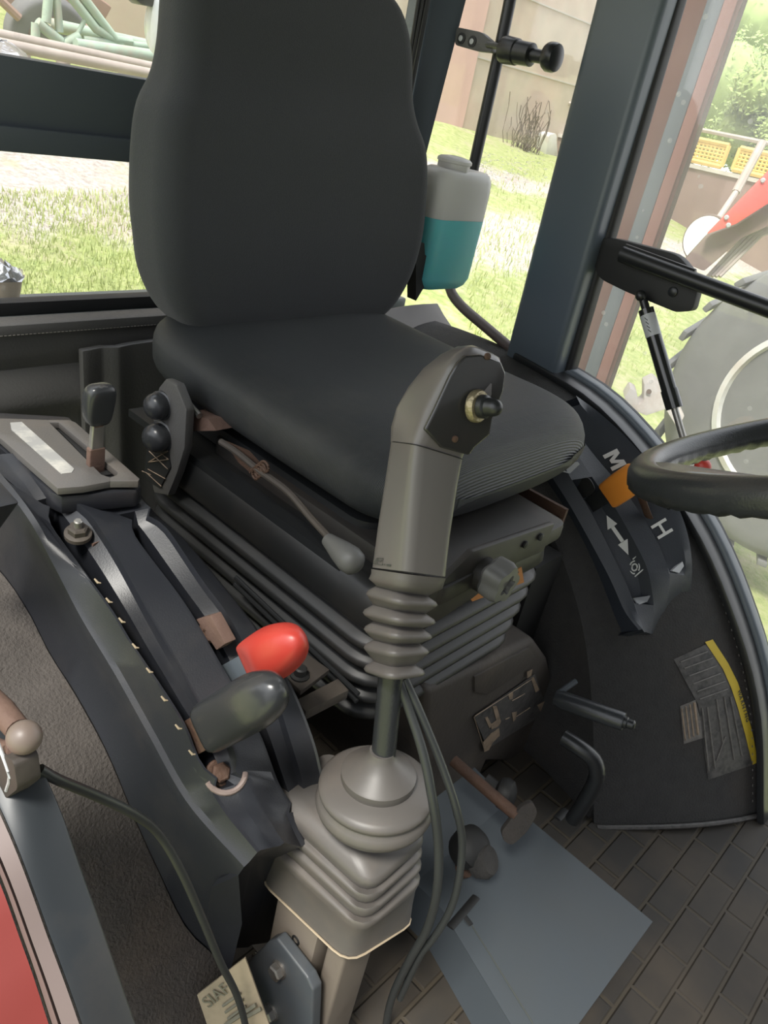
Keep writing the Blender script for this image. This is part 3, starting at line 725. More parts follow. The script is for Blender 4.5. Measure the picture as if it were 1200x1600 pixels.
# worn rounded end of the slot
cb_ = bpy.data.objects['console_body']
CBT = BVHTree.FromPolygons([v.co + ROOT[root.name] for v in cb_.data.vertices], [list(p.vertices) for p in cb_.data.polygons])
arc = []
for k in range(13):
    a = -PI * .35 + PI * .85 * k / 12; r_ = ray(352 + 31 * math.sin(a), 1208 + 31 * math.cos(a)).normalized()
    loc, nor, i_, d_ = CBT.ray_cast(V((0, 0, 0)), r_)
    if loc is not None and (not arc or (loc - arc[-1]).length < .02): arc.append(loc)
mb = MB(); mb.tube(arc, .0026, 8); mb.build('slot_end', M['worn'], root)
# limit bolts and nuts in the slots
def nut(px, py, x, ax, r, mt, lab, stud=True):
    o = X(px, py, x); t = V(ax).normalized()
    rt = thing('limit_nut', o, lab, 'nut')
    mb = MB(); mb.lathe([(r * 1.35, -.004), (r * 1.35, 0), (r * 1.2, .001)], o, t, 20); mb.build('washer', mt, rt)
    mb = MB(); hexbolt(mb, o, t, r, .008); mb.build('nut', mt, rt)
    if stud:
        mb = MB(); mb.lathe([(r * .42, .006), (r * .42, .015), (r * .3, .016)], o, t, 12); mb.build('stud', M['steel'], rt)
    return rt
nut(122, 832, .297, (-.1, -.2, .95), .0092, M['casting'], 'brown limit nut with bright stud at the top end of the left slot')
nut(330, 984, .358, (-.1, -.4, .9), .0085, M['rust'], 'rusty limit nut in the right slot behind the red knob')
nut(343, 1207, .305, (-.2, -.6, .7), .0085, M['rust'], 'rusty nut at the bottom end of the left slot', False)
mb = MB(); mb.prism([X(118, 846, .305), X(146, 850, .305), X(142, 868, .305), X(128, 870, .305)], (.010, 0, .002)); mb.build('stop_plate', M['rustp'], label='small rusty stop plate under the bright stud in the left slot', cat='plate', bevel=.001)
mb = MB(); mb.prism([X(306, 968, .35), X(328, 962, .35), X(352, 1006, .35), X(338, 1016, .35)], (.012, 0, .0)); mb.build('stop_plate', M['rustp'], label='worn stop plate under the rusty nut in the right slot', cat='plate', bevel=.001)

# ---- levers with knobs
def lever(name, base, tip, bw, knobmat, lab, blade_t, kr, shape, bladem):
    base, tip = V(base), V(tip); d = (tip - base); L = d.length; d.normalize()
    rt = thing(name, base, lab, 'lever')
    side = V((1, 0, 0)); side = (side - d * side.dot(d)).normalized(); wide = d.cross(side)
    mb = MB(); s0 = base - d * .03; s1 = base + d * (L * .5)
    sec = lambda o, w, t: [o + wide * w + side * t, o - wide * w + side * t, o - wide * w - side * t, o + wide * w - side * t]
    mb.loft([sec(s0, bw, blade_t), sec(s1, bw * .9, blade_t)]); mb.build('blade', bladem, rt, bevel=.001)
    secs = []
    for t, w, th, rr in shape:
        o = base + d * (L * t); c = sec(o, w * kr, th * kr); secs.append(rnd(c, rr, 4))
    mb = MB(); mb.loft(secs); mb.build('knob', knobmat, rt, sharp=60, sub=1)
    return rt
lever('hitch_lever', X(304, 1150, .297), X(436, 1073, .292), .0155, M['knobblack'], 'rusty bladed lever with a large rounded black knob, in the left slot', .003, .0215,
      [(.22, .9, .62, .3), (.24, 1.0, .72, .35), (.5, 1.0, .85, .4)] + [(.72 + .28 * math.sin(a), math.cos(a) + .001, math.cos(a) * .95 + .001, .49) for a in (0, .3, .6, .85, 1.1, 1.3, 1.45, 1.55)], M['rust'])
HS = lambda t0, b0, tc: [(t0, b0 * .92, b0 * .50, .15), (t0 + .02, b0, b0 * .58, .18), (tc * .5 + t0 * .5, .92, .62, .2)] + [(tc + (1 - tc) * math.sin(a), math.cos(a) + .001, (.95 if a else .92) * math.cos(a) + .001, .49) for a in (0, .3, .6, .85, 1.1, 1.3, 1.45, 1.55)]
lever('hitch_lever', X(352, 1062, .362), X(468, 997, .352), .0135, M['red'], 'lever with a bright red rounded knob above the black one', .003, .0235, HS(.42, .86, .66), M['slatebar'])
# bracket with bolt under the red knob
rt = thing('rail_bracket', X(480, 1070, .44), 'brown steel bracket with a black bolt, behind the red knob', 'bracket')
zb_ = X(480, 1065, .44).z
mb = MB(); mb.prism([Z(440, 1050, zb_), Z(478, 1020, zb_), Z(515, 1046, zb_), Z(470, 1080, zb_)], (0, 0, -.006)); mb.build('plate', M['casting'], rt, bevel=.001)
mb = MB(); mb.prism([Z(462, 1094, zb_ - .006), Z(528, 1060, zb_ - .006), Z(545, 1078, zb_ - .006), Z(478, 1112, zb_ - .006)], (0, 0, -.012)); mb.build('foot', M['casting'], rt, bevel=.001)
mb = MB(); o = Z(468, 1056, zb_); mb.lathe([(.010, 0), (.010, .002), (.0065, .003), (.0065, .010), (.005, .0115)], o, (0, 0, 1), 14); mb.build('bolt', M['rubber'], rt)
# housing between console and seat: dark painted floor tunnel panel
mb = MB(); mb.prism([(.406, .98, -.68), (.50, .98, -.68), (.50, .30, -.68), (.45, .26, -.68), (.406, .28, -.68)], (0, 0, -.24)); mb.build('trim_17', M['casting'], kind='structure', bevel=.01)

# ---- auxiliary lever gate on top of the console
zg = -.378
root = thing('lever_gate', Z(110, 730, zg - .03), 'grey-brown slotted plate with a worn silver decal, topmost on the console at the left edge', 'lever gate')
p = [Z(-12, 655, zg), Z(72, 655, zg), Z(112, 656, zg), Z(218, 750, zg), Z(180, 752, zg - .003), Z(120, 762, zg - .002), Z(88, 762, zg), Z(0, 682, zg), Z(-40, 660, zg)]
slot = [Z(80, 659, zg), Z(90, 659, zg), Z(184, 740, zg), Z(172, 744, zg), Z(160, 742, zg)]
bm_ = MB()
# plate made as strips either side of the slot
Pz = lambda a, b, z=zg: Z(a, b, z)
left = [Pz(-45, 652), Pz(76, 656), Pz(77, 660), Pz(158, 741), Pz(172, 746), Pz(172, 752), Pz(130, 760), Pz(90, 763), Pz(0, 684), Pz(-60, 640)]
right = [Pz(76, 656), Pz(108, 656), Pz(118, 660), Pz(218, 748), Pz(216, 752), Pz(172, 752), Pz(172, 746), Pz(183, 742), Pz(184, 738), Pz(92, 660), Pz(77, 660)]
bm_.prism(left, (0, 0, -.007)); bm_.prism(right, (0, 0, -.007)); bm_.build('gate_plate', M['plateplast'], root, bevel=.0012)
mb = MB(); mb.prism([Pz(16, 661), Pz(34, 660), Pz(116, 733), Pz(112, 739), Pz(96, 741), Pz(18, 672)], (0, 0, .0006)); mb.build('decal', M['decal'], root, label='worn silver decal')
mb = MB()
zl = zg - .010
mb.prism([Z(-60, 660, zl), Z(-60, 640, zl), Z(108, 650, zl), Z(120, 664, zl), Z(222, 758, zl), Z(214, 766, zl), Z(96, 776, zl), Z(78, 768, zl), Z(0, 700, zl)], (0, 0, -.020)); mb.build('gate_base', M['console'], root, bevel=.004)
mb = MB(); mb.prism([Pz(78, 660, zl + .001), Pz(92, 660, zl + .001), Pz(184, 741, zl + .001), Pz(160, 744, zl + .001)], (0, 0, .001)); mb.build('slot', M['rubber'], root)
# its lever
b0 = Z(148, 738, zg - .01); up = V((.0, .01, 1))
xk = b0.x
rt = thing('gate_lever', b0, 'small lever with a dark squared knob on a flat shank, standing in the slotted plate', 'lever')
k0, k1, k2 = X(150, 700, xk), X(153, 660, xk), X(158, 596, xk)
def rs(o, w, t, r=.3): return rnd([o + V((w, t, 0)), o + V((-w, t, 0)), o + V((-w, -t, 0)), o + V((w, -t, 0))], r, 3)
mb = MB(); mb.loft([rs(b0 - V((0, 0, .02)), .0085, .004, .2), rs(k0, .0082, .004, .2), rs(k0 + V((0, 0, .002)), .0062, .003, .2), rs(k1, .0055, .003, .2)]); mb.build('shank', M['rustp'], rt, bevel=.0005)
mb = MB(); mb.loft([rs(k0 + V((0, 0, .001)), .0066, .0036, .2), rs(k1 + V((0, 0, .006)), .0060, .0034, .2)]); mb.build('bare_shank', M['steel'], rt)
mb = MB(); kz = [X(152, 664, xk), X(152, 655, xk), X(153, 640, xk), X(155, 622, xk), X(157, 608, xk), X(158, 600, xk)]
mb.loft([rs(kz[0], .009, .007), rs(kz[1], .0125, .0085, .3), rs(kz[2], .0140, .0095, .32), rs(kz[3], .0150, .0105, .35), rs(kz[4], .0145, .010, .4), rs(kz[5], .0105, .0075, .48)]); mb.build('knob', M['knobblack'], rt, label='dark squared knob', sub=1, sharp=60)
# dark box at the very left edge in front
mb = MB(); mb.prism([X(-40, 730, .22), X(0, 750, .22), X(32, 785, .22), X(2, 826, .22), X(-40, 840, .22)], (-.03, 0, 0)); mb.build('side_cover', M['console'], label='dark plastic corner of a cover at the left edge of the photo', cat='cover', bevel=.003)

# ================================================================== LEFT (far) CONSOLE PANEL
root = thing('side_console', (1.06, .36, -.66), 'dark blue-grey curved plastic panel lettered L, M and H, right of the seat', 'console')
from mathutils.bvhtree import BVHTree
c0 = col([(800, 640), (825, 680), (853, 725), (893, 787), (943, 877), (962, 915), (980, 955), (1002, 984)], 1.00, 40)
s1a = col([(850, 660), (868, 705), (898, 757), (927, 807), (960, 873), (983, 922), (997, 962), (1007, 988)], 1.012, 40)
s1b = col([(870, 655), (900, 705), (933, 757), (957, 787), (985, 835), (1010, 885), (1019, 925), (1022, 960), (1019, 990)], 1.040, 40)
s2a = col([(880, 640), (905, 680), (940, 725), (975, 765), (1015, 825), (1035, 865), (1046, 910), (1030, 992)], 1.068, 40)
s2b = col([(905, 632), (935, 668), (975, 712), (1010, 755), (1050, 815), (1068, 865), (1068, 905), (1054, 950), (1034, 990)], 1.100, 40)
c1 = col([(900, 618), (940, 648), (985, 690), (1030, 745), (1065, 805), (1080, 865), (1079, 920), (1064, 958), (1040, 984)], 1.118, 40)
def prj(p):
    c = [sum(AX[j][k] * p[j] for j in range(3)) for k in range(3)]; return 600 + FOC * c[0] / -c[2], 800 - FOC * c[1] / -c[2]
rows = []
for i in range(40):
    t = (s1a[min(i + 2, 39)] - s1a[max(i - 2, 0)]); n = V((0, t.z, -t.y)).normalized(); n = -n if n.z < 0 else n
    pyy = prj(s1b[i])[1]; d1 = .018 if 750 < pyy < 938 else 0; d2 = .010 if prj(s2b[i])[1] < 895 else 0
    r = [c0[i] - n * .06 + V((.01, 0, 0)), c0[i] - n * .004, c0[i] + V((.003, 0, 0)), s1a[i], s1a[i] + V((.002, 0, 0)) - n * d1, s1b[i] - V((.002, 0, 0)) - n * d1, s1b[i], s2a[i], s2a[i] + V((.003, 0, 0)) - n * d2 * .8, s2b[i] - n * d2 * .4, s2b[i] + V((.003, 0, 0)), c1[i], c1[i] + V((.004, 0, -.004)), c1[i] - n * .05 + V((.012, 0, 0))]
    rows.append(r)
end = rows[-1]
rows.append([p + V((0, .012, -.012)) for p in end]); rows.append([p + V((0, .05, -.06)) for p in end])
mb = MB(); mb.grid(rows); pb_ = mb.build('panel_body', M['paneldark'], root, sharp=35)
PBT = BVHTree.FromPolygons([v.co + ROOT[root.name] for v in pb_.data.vertices], [list(p.vertices) for p in pb_.data.polygons])
def onp(px, py, lift=.001):
    r = ray(px, py).normalized(); loc, nor, i_, d_ = PBT.ray_cast(V((0, 0, 0)), r)
    if loc is None: return X(px, py, 1.05)
    return loc + nor * (lift if nor.dot(r) < 0 else -lift)
nP = V((0, -.5, .85)).normalized()
def fr(px, py, x, px2, py2):
    o = X(px, py, x); d = X(px2, py2, x) - o; return o, d
def letter_m():
    a = (960, 719, 985, 748); o = onp(a[0], a[1], .0015); u = (onp(a[0] + 5, a[1] + 8, .0015) - onp(a[0] - 5, a[1] - 8, .0015)).normalized(); v = onp(a[0] + 7, a[1] - 6, .0015) - onp(a[0] - 7, a[1] + 6, .0015); v = (v - u * v.dot(u)).normalized()
    mb = MB(); mb.prism([o + u * (.0145 * p) + v * (.0125 * q) for p, q in ((-1, -1), (-1, 1), (-.42, 1), (0, -.05), (.42, 1), (1, 1), (1, -1), (.56, -1), (.56, .35), (.2, -.6), (-.2, -.6), (-.56, .35), (-.56, -1))], u.cross(v) * .0006); mb.build('letter', M['white'], root)
letter_m()
for ch, a, x in (('L', (899, 663, 918, 690), 1.085), ('H', (1032, 827, 1047, 856), 1.084)):
    o = onp(a[0], a[1], .0015); d = onp(a[0] + 5, a[1] + 8, .0015) - onp(a[0] - 5, a[1] - 8, .0015); e_ = onp(a[0] + 7, a[1] - 6, .0015) - onp(a[0] - 7, a[1] + 6, .0015)
    text('letter', ch, o, d, e_, .038, M['white'], root, bold=.0004)
def strip(pts, x, w, lift=.002):
    P = [X(a, b, x) for a, b in pts]; mb = MB()
    out = []
    for i, q_ in enumerate(P):
        t = P[min(i + 1, len(P) - 1)] - P[max(0, i - 1)]; n = V((0, t.z, -t.y)).normalized(); n = -n if n.z < 0 else n
        ww = w[i] if isinstance(w, (list, tuple)) else w
        out.append([q_ + V((-ww, 0, 0)) + n * lift, q_ + V((ww, 0, 0)) + n * lift])
    mb.grid(out); return mb
ap = [(948, 805), (957, 823), (957.3, 823.5), (973, 846), (973.3, 846.5), (982, 867)]
mb = MB(); mb.grid([[onp(a - w_, b + w_ * .62, .0016), onp(a + w_, b - w_ * .62, .0016)] for (a, b), w_ in zip(ap, (.4, 8, 3, 3, 8, .4))]); mb.build('arrow_mark', M['white'], root)
o = onp(992, 886, .0015); d = onp(997, 895, .0015) - onp(987, 877, .0015); n = V((0, d.z, -d.y)).normalized(); n = -n if n.z < 0 else n; d.normalize(); u = (onp(998, 881, .0015) - onp(986, 891, .0015)).normalized()
mb = MB()
def pl_(pts, r=.0011): mb.tube([o + d * a + u * b for a, b in pts], r, 5)
pl_([(-.004, .011), (-.011, .011), (-.011, .003)]); pl_([(.004, .011), (.011, .011), (.011, .000)]); pl_([(.011, .0), (.011, -.006)])
pl_([(.0045 * math.cos(2 * PI * k / 14), .0045 * math.sin(2 * PI * k / 14)) for k in range(15)], .0013)
for a0 in (.4, 2.5, 4.6): pl_([(.0085 * math.cos(a0 + 1.2 * k / 6), .0085 * math.sin(a0 + 1.2 * k / 6)) for k in range(7)])
pl_([(-.012, -.009), (-.006, -.012), (.004, -.012)])
mb.build('shaft_symbol', M['white'], root)
for pts in ([(876, 736), (889, 741), (905, 726), (902, 722), (888, 726)], [(1048, 893), (1060, 896), (1068, 884), (1066, 877), (1056, 884)], [(988, 934), (998, 944), (1012, 940), (1017, 930), (1002, 936)]):
    mb = MB(); mb.prism([onp(a, b, .002) for a, b in pts], (.001, .003, -.002)); mb.build('slot_end', M['pale'], root)  # pale pads paint the light caught by the slot ends
mb = MB(); mb.prism(rnd([X(898, 752, 1.026), X(920, 744, 1.026), X(932, 768, 1.026), X(906, 782, 1.026)], .4), (.002, 0, 0)); mb.build('slot', M['rubber'], root)
# moulded bulge carrying the panel
mb = MB(); secs = []
bul = [(.985, .62, -.50, .10), (.985, .50, -.55, .12), (.985, .40, -.62, .13), (.99, .33, -.70, .12), (1.0, .285, -.76, .085), (1.01, .27, -.79, .03)]
for x, y, z, r in bul:
    secs.append([V((1.055 + .075 * math.cos(a) * min(1, r / .09), y + r * .55 * math.sin(a) * .6, z + r * .6 * math.sin(a))) for a in [2 * PI * k / 28 for k in range(28)]])
mb.loft(secs); mb.build('panel_support', M['paneldark'], root, sharp=60)
# levers on the far console
rt = thing('transmission_lever', X(915, 800, 1.03), 'black lever with an orange knob, standing in the slot below the letter M', 'lever')
b0, b1 = X(898, 806, 1.03), X(950, 770, 1.03); d = (b1 - b0).normalized(); w_ = V((0, d.z, -d.y)).normalized()
mb = MB(); mb.loft([rnd([o + w_ * .012 + V((.003, 0, 0)), o - w_ * .012 + V((.003, 0, 0)), o - w_ * .012 - V((.003, 0, 0)), o + w_ * .012 - V((.003, 0, 0))], .2, 2) for o in (b0 - d * .02, b1)]); mb.build('blade', M['black'], rt)
t0, t1 = X(950, 775, 1.03), X(1005, 735, 1.02); d = (t1 - t0).normalized(); w_ = V((0, d.z, -d.y)).normalized(); L = (t1 - t0).length; mb = MB()
mb.loft([rnd([t0 + d * (L * t) + w_ * a + V((b, 0, 0)), t0 + d * (L * t) - w_ * a + V((b, 0, 0)), t0 + d * (L * t) - w_ * a - V((b, 0, 0)), t0 + d * (L * t) + w_ * a - V((b, 0, 0))], r, 3) for t, a, b, r in ((0, .019, .008, .2), (.04, .021, .010, .3), (.4, .022, .013, .35), (.8, .021, .013, .45), (1, .012, .008, .49))])
mb.build('knob', M['orange'], rt, label='orange knob')
rt = thing('range_lever', X(1012, 795, 1.06), 'lever with a rusty blade, in the outer slot beside the letter H', 'lever')
b0, b1 = X(1014, 808, 1.075), X(1000, 770, 1.05)
mb = MB(); mb.tube([b0, X(1006, 788, 1.06), b1], .008, 8, flat=.4); mb.build('blade', M['rust'], rt)
o = X(1098, 729, 1.10); rt = thing('throttle_lever', o - V((0, 0, .08)), 'short lever with a round red knob seen through the steering wheel', 'lever')
mb = MB(); mb.lathe([(.003, -.011)] + [(.012 * math.sin(PI * k / 10), -.012 * math.cos(PI * k / 10)) for k in range(1, 11)], o, (0, 0, 1), 18); mb.build('knob', M['red'], rt)
mb = MB(); mb.tube([o - V((0, 0, .01)), o + V((.01, .03, -.10)), o + V((.02, .06, -.2))], .004, 8); mb.build('shank', M['black'], rt)

# ---- stickers on the left fender wall
def onwall(px, py, lift=.0):
    """point where the pixel ray meets the carpeted wall"""
    r = ray(px, py).normalized(); loc, nor, idx, dist = WL.ray_cast(V((0, 0, 0)), r)
    return loc + nor * (lift if nor.dot(r) < 0 else -lift)
from mathutils.bvhtree import BVHTree
wo = bpy.data.objects['wall_left']; off = wo.location - V((0, 0, H))
WL = BVHTree.FromPolygons([v.co + off for v in wo.data.vertices], [list(p.vertices) for p in wo.data.polygons])
def decal(name, quad, mt, nu=8, nv=8, lift=.0012, parent=None, **kw):
    (a, b, c, d) = quad; rows = []
    for i in range(nv + 1):
        l = V((a[0], a[1], 0)).lerp(V((d[0], d[1], 0)), i / nv); r_ = V((b[0], b[1], 0)).lerp(V((c[0], c[1], 0)), i / nv); rr = []
        for j in range(nu + 1): p = l.lerp(r_, j / nu); rr.append(onwall(p.x, p.y, lift))
        rows.append(rr)
    mb = MB(); mb.grid(rows); return mb.build(name, mt, parent, **kw)
try:
    q0 = onwall(1150, 1200)
    root = thing('warning_sticker', q0, 'large worn warning sticker with a yellow stripe, on the carpeted panel at the right edge', 'sticker')
    decal('sticker_sheet', ((1052, 1030), (1110, 1003), (1168, 1110), (1090, 1100)), M['stick'], parent=root)
    decal('sticker_sheet', ((1090, 1100), (1164, 1100), (1183, 1192), (1106, 1218)), M['stick'], parent=root)
    yl = [(1105, 1003), (1116, 1002), (1136, 1038), (1152, 1068), (1162, 1100), (1172, 1140), (1183, 1190), (1174, 1194), (1162, 1145), (1152, 1105), (1143, 1075), (1128, 1045)]
    mb = MB(); rr = []
    for (a, b) in ((0 , 0),): pass
    Lp = [(1100, 1003), (1128, 1045), (1141, 1075), (1151, 1105), (1162, 1145), (1174, 1194)]; Rp = [(1112, 999), (1136, 1036), (1151, 1066), (1162, 1100), (1173, 1140), (1183, 1190)]
    mb.grid([[onwall(*a, .0022), onwall((a[0] + b[0]) / 2, (a[1] + b[1]) / 2, .0022), onwall(*b, .0022)] for a, b in zip(Lp, Rp)]); mb.build('yellow_stripe', M['yellow'], root, label='yellow stripe')
    for i, ch in enumerate('WARNING'):
        t = i / 6; px, py = 1153 + 12 * t, 1082 + 42 * t
        a, b = onwall(px - 1, py - 5, .003), onwall(px + 1, py + 5, .003); c = onwall(px + 6, py - 1, .003)
        text('sticker_letter', ch, (a + b) / 2, b - a, c - (a + b) / 2, .0095, M['ink'], root, depth=.0003)
    mb = MB()
    for (x0, y0, x1, y1) in ((1062, 1034, 1104, 1018), (1068, 1044, 1112, 1028), (1075, 1056, 1118, 1040), (1082, 1068, 1124, 1052), (1088, 1080, 1132, 1064), (1092, 1092, 1136, 1076), (1096, 1106, 1106, 1204), (1104, 1104, 1116, 1200), (1118, 1092, 1128, 1160), (1130, 1088, 1146, 1186), (1140, 1088, 1158, 1180), (1118, 1188, 1132, 1150)):
        pts = [onwall(x0 + (x1 - x0) * k / 6, y0 + (y1 - y0) * k / 6, .002) for k in range(7)]; mb.tube(pts, .0012, 4)
    mb.build('printed_line', M['inkgrey'], root)
    root = thing('small_sticker', onwall(1080, 1150), 'small pale printed sticker left of the large warning sticker', 'sticker')
    decal('sticker_sheet', ((1062, 1103), (1086, 1093), (1100, 1152), (1068, 1162)), M['inkgrey'], parent=root)
    mb = MB()
    for k in range(4):
        pts = [onwall(1064 + 6.5 * k + 6 * t / 5, 1106 - 3 * k + 50 * t / 5, .002) for t in range(6)]; mb.tube(pts, .0011 if k < 3 else .002, 4)
    mb.build('printed_line', M['pict'], root)
except Exception as ex:
    print('STICKER', ex)

# ================================================================== FLOOR ITEMS
zt_ = -.865
T = lambda px, py, z=zt_: Z(px, py, z)
c = T(1020, 1440)
root = thing('tunnel_cover', (.70, .25, -.92), 'flat blue-grey painted sheet metal cover on the floor in front of the seat', 'cover')
e0, e1 = T(690, 1420), T(798, 1600); dd_ = (e1 - e0)
ef = e0 + dd_ * ((c.y - e0.y) / dd_.y); eb = e0 + dd_ * ((.30 - e0.y) / dd_.y) * .35
eb = V((e0.x, .285, zt_))
mb = MB(); mb.sheet([[ef, c], [e0, V((c.x, e0.y, zt_))], [eb, V((c.x, .285, zt_))], [V((e0.x, .44, zt_ + .025)), V((c.x, .44, zt_ + .025))]], (0, 0, -.003)); mb.build('cover_sheet', M['tunnel'], root, sharp=6)
sd = V((-.016, -.006, -.919 - zt_))
mb = MB(); mb.sheet([[ef - V((0, 0, .001)), e0 - V((0, 0, .001)), eb - V((0, 0, .001))], [ef + sd, e0 + sd, eb + sd]], (.003, 0, 0)); mb.build('side_flange', M['tunnel'], root)
mb = MB(); mb.prism([(ef.x + .012, c.y + .010, -.92), (c.x - .012, c.y + .010, -.92), (c.x - .012, .32, -.92), (e0.x + .012, .32, -.92), (e0.x + .012, e0.y, -.92)], (0, 0, zt_ + .92 - .006)); mb.build('support', M['rubber'], root)
def tslot(pts, w, nm='slot_mark'):
    mb = MB(); mb.tube([T(*p) + V((0, 0, .0012)) for p in pts], w, 6, flat=.3); mb.build(nm, M['rubber'], root)
tslot([(703, 1450), (744, 1402)], .0055); tslot([(724, 1430), (736, 1446)], .0035)
tslot([(870, 1280), (884, 1266)], .0065)
mb = MB(); mb.tube([T(737, 1446) + V((0, 0, .0003)), T(833, 1600) + V((0, 0, .0003))], .0007, 5); mb.build('score_line', M['ink'], root)

def pedal(nm, lab, cat, path, r, kn, mt='rust', kmt='rubber'):
    rt = thing(nm, V(path[0]), lab, cat)
    mb = MB(); mb.tube(curve(path, 16), r, 10); mb.build('shank', M[mt], rt)
    mb = MB(); kn(mb); mb.build('knob', M[kmt], rt, bevel=.002); return rt
def oval(pts, d, th):
    def f(mb):
        a = rnd([D(px, py, d) for px, py in pts], .4, 4); n = (a[3] - a[0]).cross(a[8] - a[0]).normalized(); mb.prism(a, n * th)
    return f
dS = 1.00
pedal('suspension_lever', 'rusty lever ending in a flat dark oval knob, above the blue-grey floor cover', 'lever', [D(708, 1188, 1.02), D(750, 1225, 1.0), D(808, 1275, .97)], .008, oval([(783, 1300), (812, 1262), (832, 1252), (841, 1270), (825, 1300), (800, 1322), (787, 1315)], .965, .012), 'rust', 'carpetdark')
mb = MB(); mb.lathe([(.006, -.02), (.010, -.012), (.020, -.006), (.022, .002), (.019, .010), (.010, .015)], D(788, 1240, 1.03), (.3, -.9, .2), 20); mb.tube([D(758, 1218, 1.04), D(788, 1240, 1.03)], .009, 8); mb.build('hose_coupling', M['rubber'], label='black round coupling half hidden behind the flat oval knob', cat='coupling')
rt = thing('lock_knob', D(745, 1340, 1.0), 'black lobed knob standing on the floor cover, just right of the cables', 'knob')
o = D(742, 1322, .98)
mb = MB(); mb.lathe([(.012, -.03), (.022, -.026), (.027, -.012), (.027, 0), (.02, .008), (.008, .012)], o, (.1, -.5, .8), 20, ); mb.build('cap', M['rubber'], rt)
o = D(758, 1345, .975)
mb = MB(); mb.lathe([(.010, -.02), (.020, -.014), (.022, 0), (.017, .009), (.006, .012)], o, (.2, -.6, .6), 18); mb.build('cap', M['carpetdark'], rt)
mb = MB(); mb.lathe([(.012, -.02), (.012, -.028)], D(745, 1350, .98), (.1, -.5, .8), 14); mb.build('spring_end', M['rust'], rt)
# handle and bent tube
rt = thing('height_lever', D(900, 1085, 1.02), 'dark tubular handle with a small bolt on its end, right of the seat base', 'lever')
h0, h1 = D(868, 1090, 1.03), D(975, 1128, .985)
mb = MB(); mb.tube([h0, h0.lerp(h1, .1), h1 - (h1 - h0) * .03, h1], [.010, .0125, .0125, .0115], 14); mb.build('handle', M['steerplast'], rt)
mb = MB(); dd_ = (h1 - h0).normalized(); mb.lathe([(.008, 0), (.008, .004), (.0065, .005), (.0065, .012), (.004, .014)], h1, dd_, 12); mb.build('end_bolt', M['black'], rt)
mb = MB(); mb.tube([D(872, 1084, 1.03), D(900, 1064, 1.04)], .004, 8); mb.build('stub', M['bracket'], rt)
mb = MB(); mb.tube(curve([D(880, 1152, 1.03), D(905, 1168, 1.02), D(928, 1188, 1.02), D(932, 1215, 1.03), D(915, 1250, 1.06), D(895, 1280, 1.09)], 24), .011, 12); mb.build('bent_pipe', M['black'], label='black bent pipe curving down beside the seat base', cat='pipe')
mb = MB(); mb.box((.885, .40, -.90), (.96, .80, -.55)); mb.build('trim_18', M['rubber'], kind='structure')

# ================================================================== JOYSTICK
base_o = D(540, 1500, .68)
root = thing('loader_joystick', V((base_o.x, base_o.y, -.92)), 'tall grey-brown loader joystick with ribbed rubber boots on a steel column, centre front', 'joystick')
def quad(l, m_, r, f=(.22, .22, .22, .22)):
    L, Mm, R = D(*l), D(*m_), D(*r); h = L + R - Mm
    return rnd([L, Mm, R, h], f, 4)
secs = [quad((575, 886, .585), (634, 893, .552), (703, 902, .578)), quad((584, 820, .579), (639, 826, .546), (710, 838, .570)), quad((597, 740, .573), (645, 745, .538), (721, 762, .562)),
        quad((605, 688, .569), (650, 693, .534), (729, 718, .558))]
mb = MB(); mb.loft(secs); gr = mb.build('grip_handle', M['grip'], root, sharp=50)
hd = [quad((604, 690, .569), (650, 693, .534), (729, 718, .558)), quad((604, 665, .568), (660, 670, .532), (738, 698, .556)), quad((612, 635, .567), (672, 640, .530), (751, 675, .553)), quad((630, 604, .566), (688, 606, .527), (768, 645, .550)), quad((655, 575, .565), (702, 574, .525), (784, 606, .548)), quad((685, 553, .563), (716, 552, .526), (790, 576, .550)), quad((712, 541, .563), (733, 541, .535), (784, 560, .555)), quad((735, 539, .562), (744, 541, .545), (770, 552, .558))]
mb = MB(); mb.loft(hd); mb.build('grip_head', M['grip'], root, sharp=60)
mb = MB(); sm = quad((605.5, 689, .5685), (650, 694.5, .5335), (729, 719, .5575)); mb.tube(sm + [sm[0]], .0004, 5); mb.build('seam', M['rubber'], root)
# switch plate on the front face of the head
def ff(px, py, lift=0): 
    # plane through the front face of the head
    a, b, c_ = D(661, 688, .533), D(716, 556, .524), D(738, 700, .556)
    n = (b - a).cross(c_ - a).normalized()
    if n.dot(a) > 0: n = -n
    r = ray(px, py); t = (a + n * lift).dot(n) / r.dot(n); return r * t, n
pp = [ff(*q, .0015)[0] for q in ((664, 672), (680, 640), (704, 588), (716, 568), (728, 556), (752, 554), (784, 566), (791, 584), (787, 612), (770, 655), (766, 680), (742, 700), (734, 712), (690, 700))]
n = ff(700, 640)[1]
mb = MB(); mb.prism(pp, n * -.004); plate = mb.build('switch_plate', M['gripdark'], root, bevel=.0018, seg=3, label='glossy black switch plate')
for px, py in ((711, 686), (762, 557)):
    o, n = ff(px, py, .002); mb = MB(); mb.lathe([(.0025, -.001), (.0025, .0006), (.001, .0012)], o, n, 12); mb.build('screw', M['rust'], plate)
o, n = ff(741, 634, .001)
nb = (n + V((.35, .0, .1))).normalized()
mb = MB(); mb.lathe([(.0115, 0), (.0118, .001), (.0118, .004), (.0108, .0055), (.0080, .006)], o, nb, 20); mb.build('nut', M['brass'], plate, label='worn brass nut')
mb = MB(); mb.lathe([(.0084, .004), (.0084, .010), (.0080, .0105), (.0066, .0115), (.0062, .0155)] + [(.0062 * math.cos(a), .0165 + .0062 * math.sin(a)) for a in (.0, .3, .6, .9, 1.2, 1.5)], o, nb, 20); mb.build('push_button', M['black'], plate, label='black rubber push button')
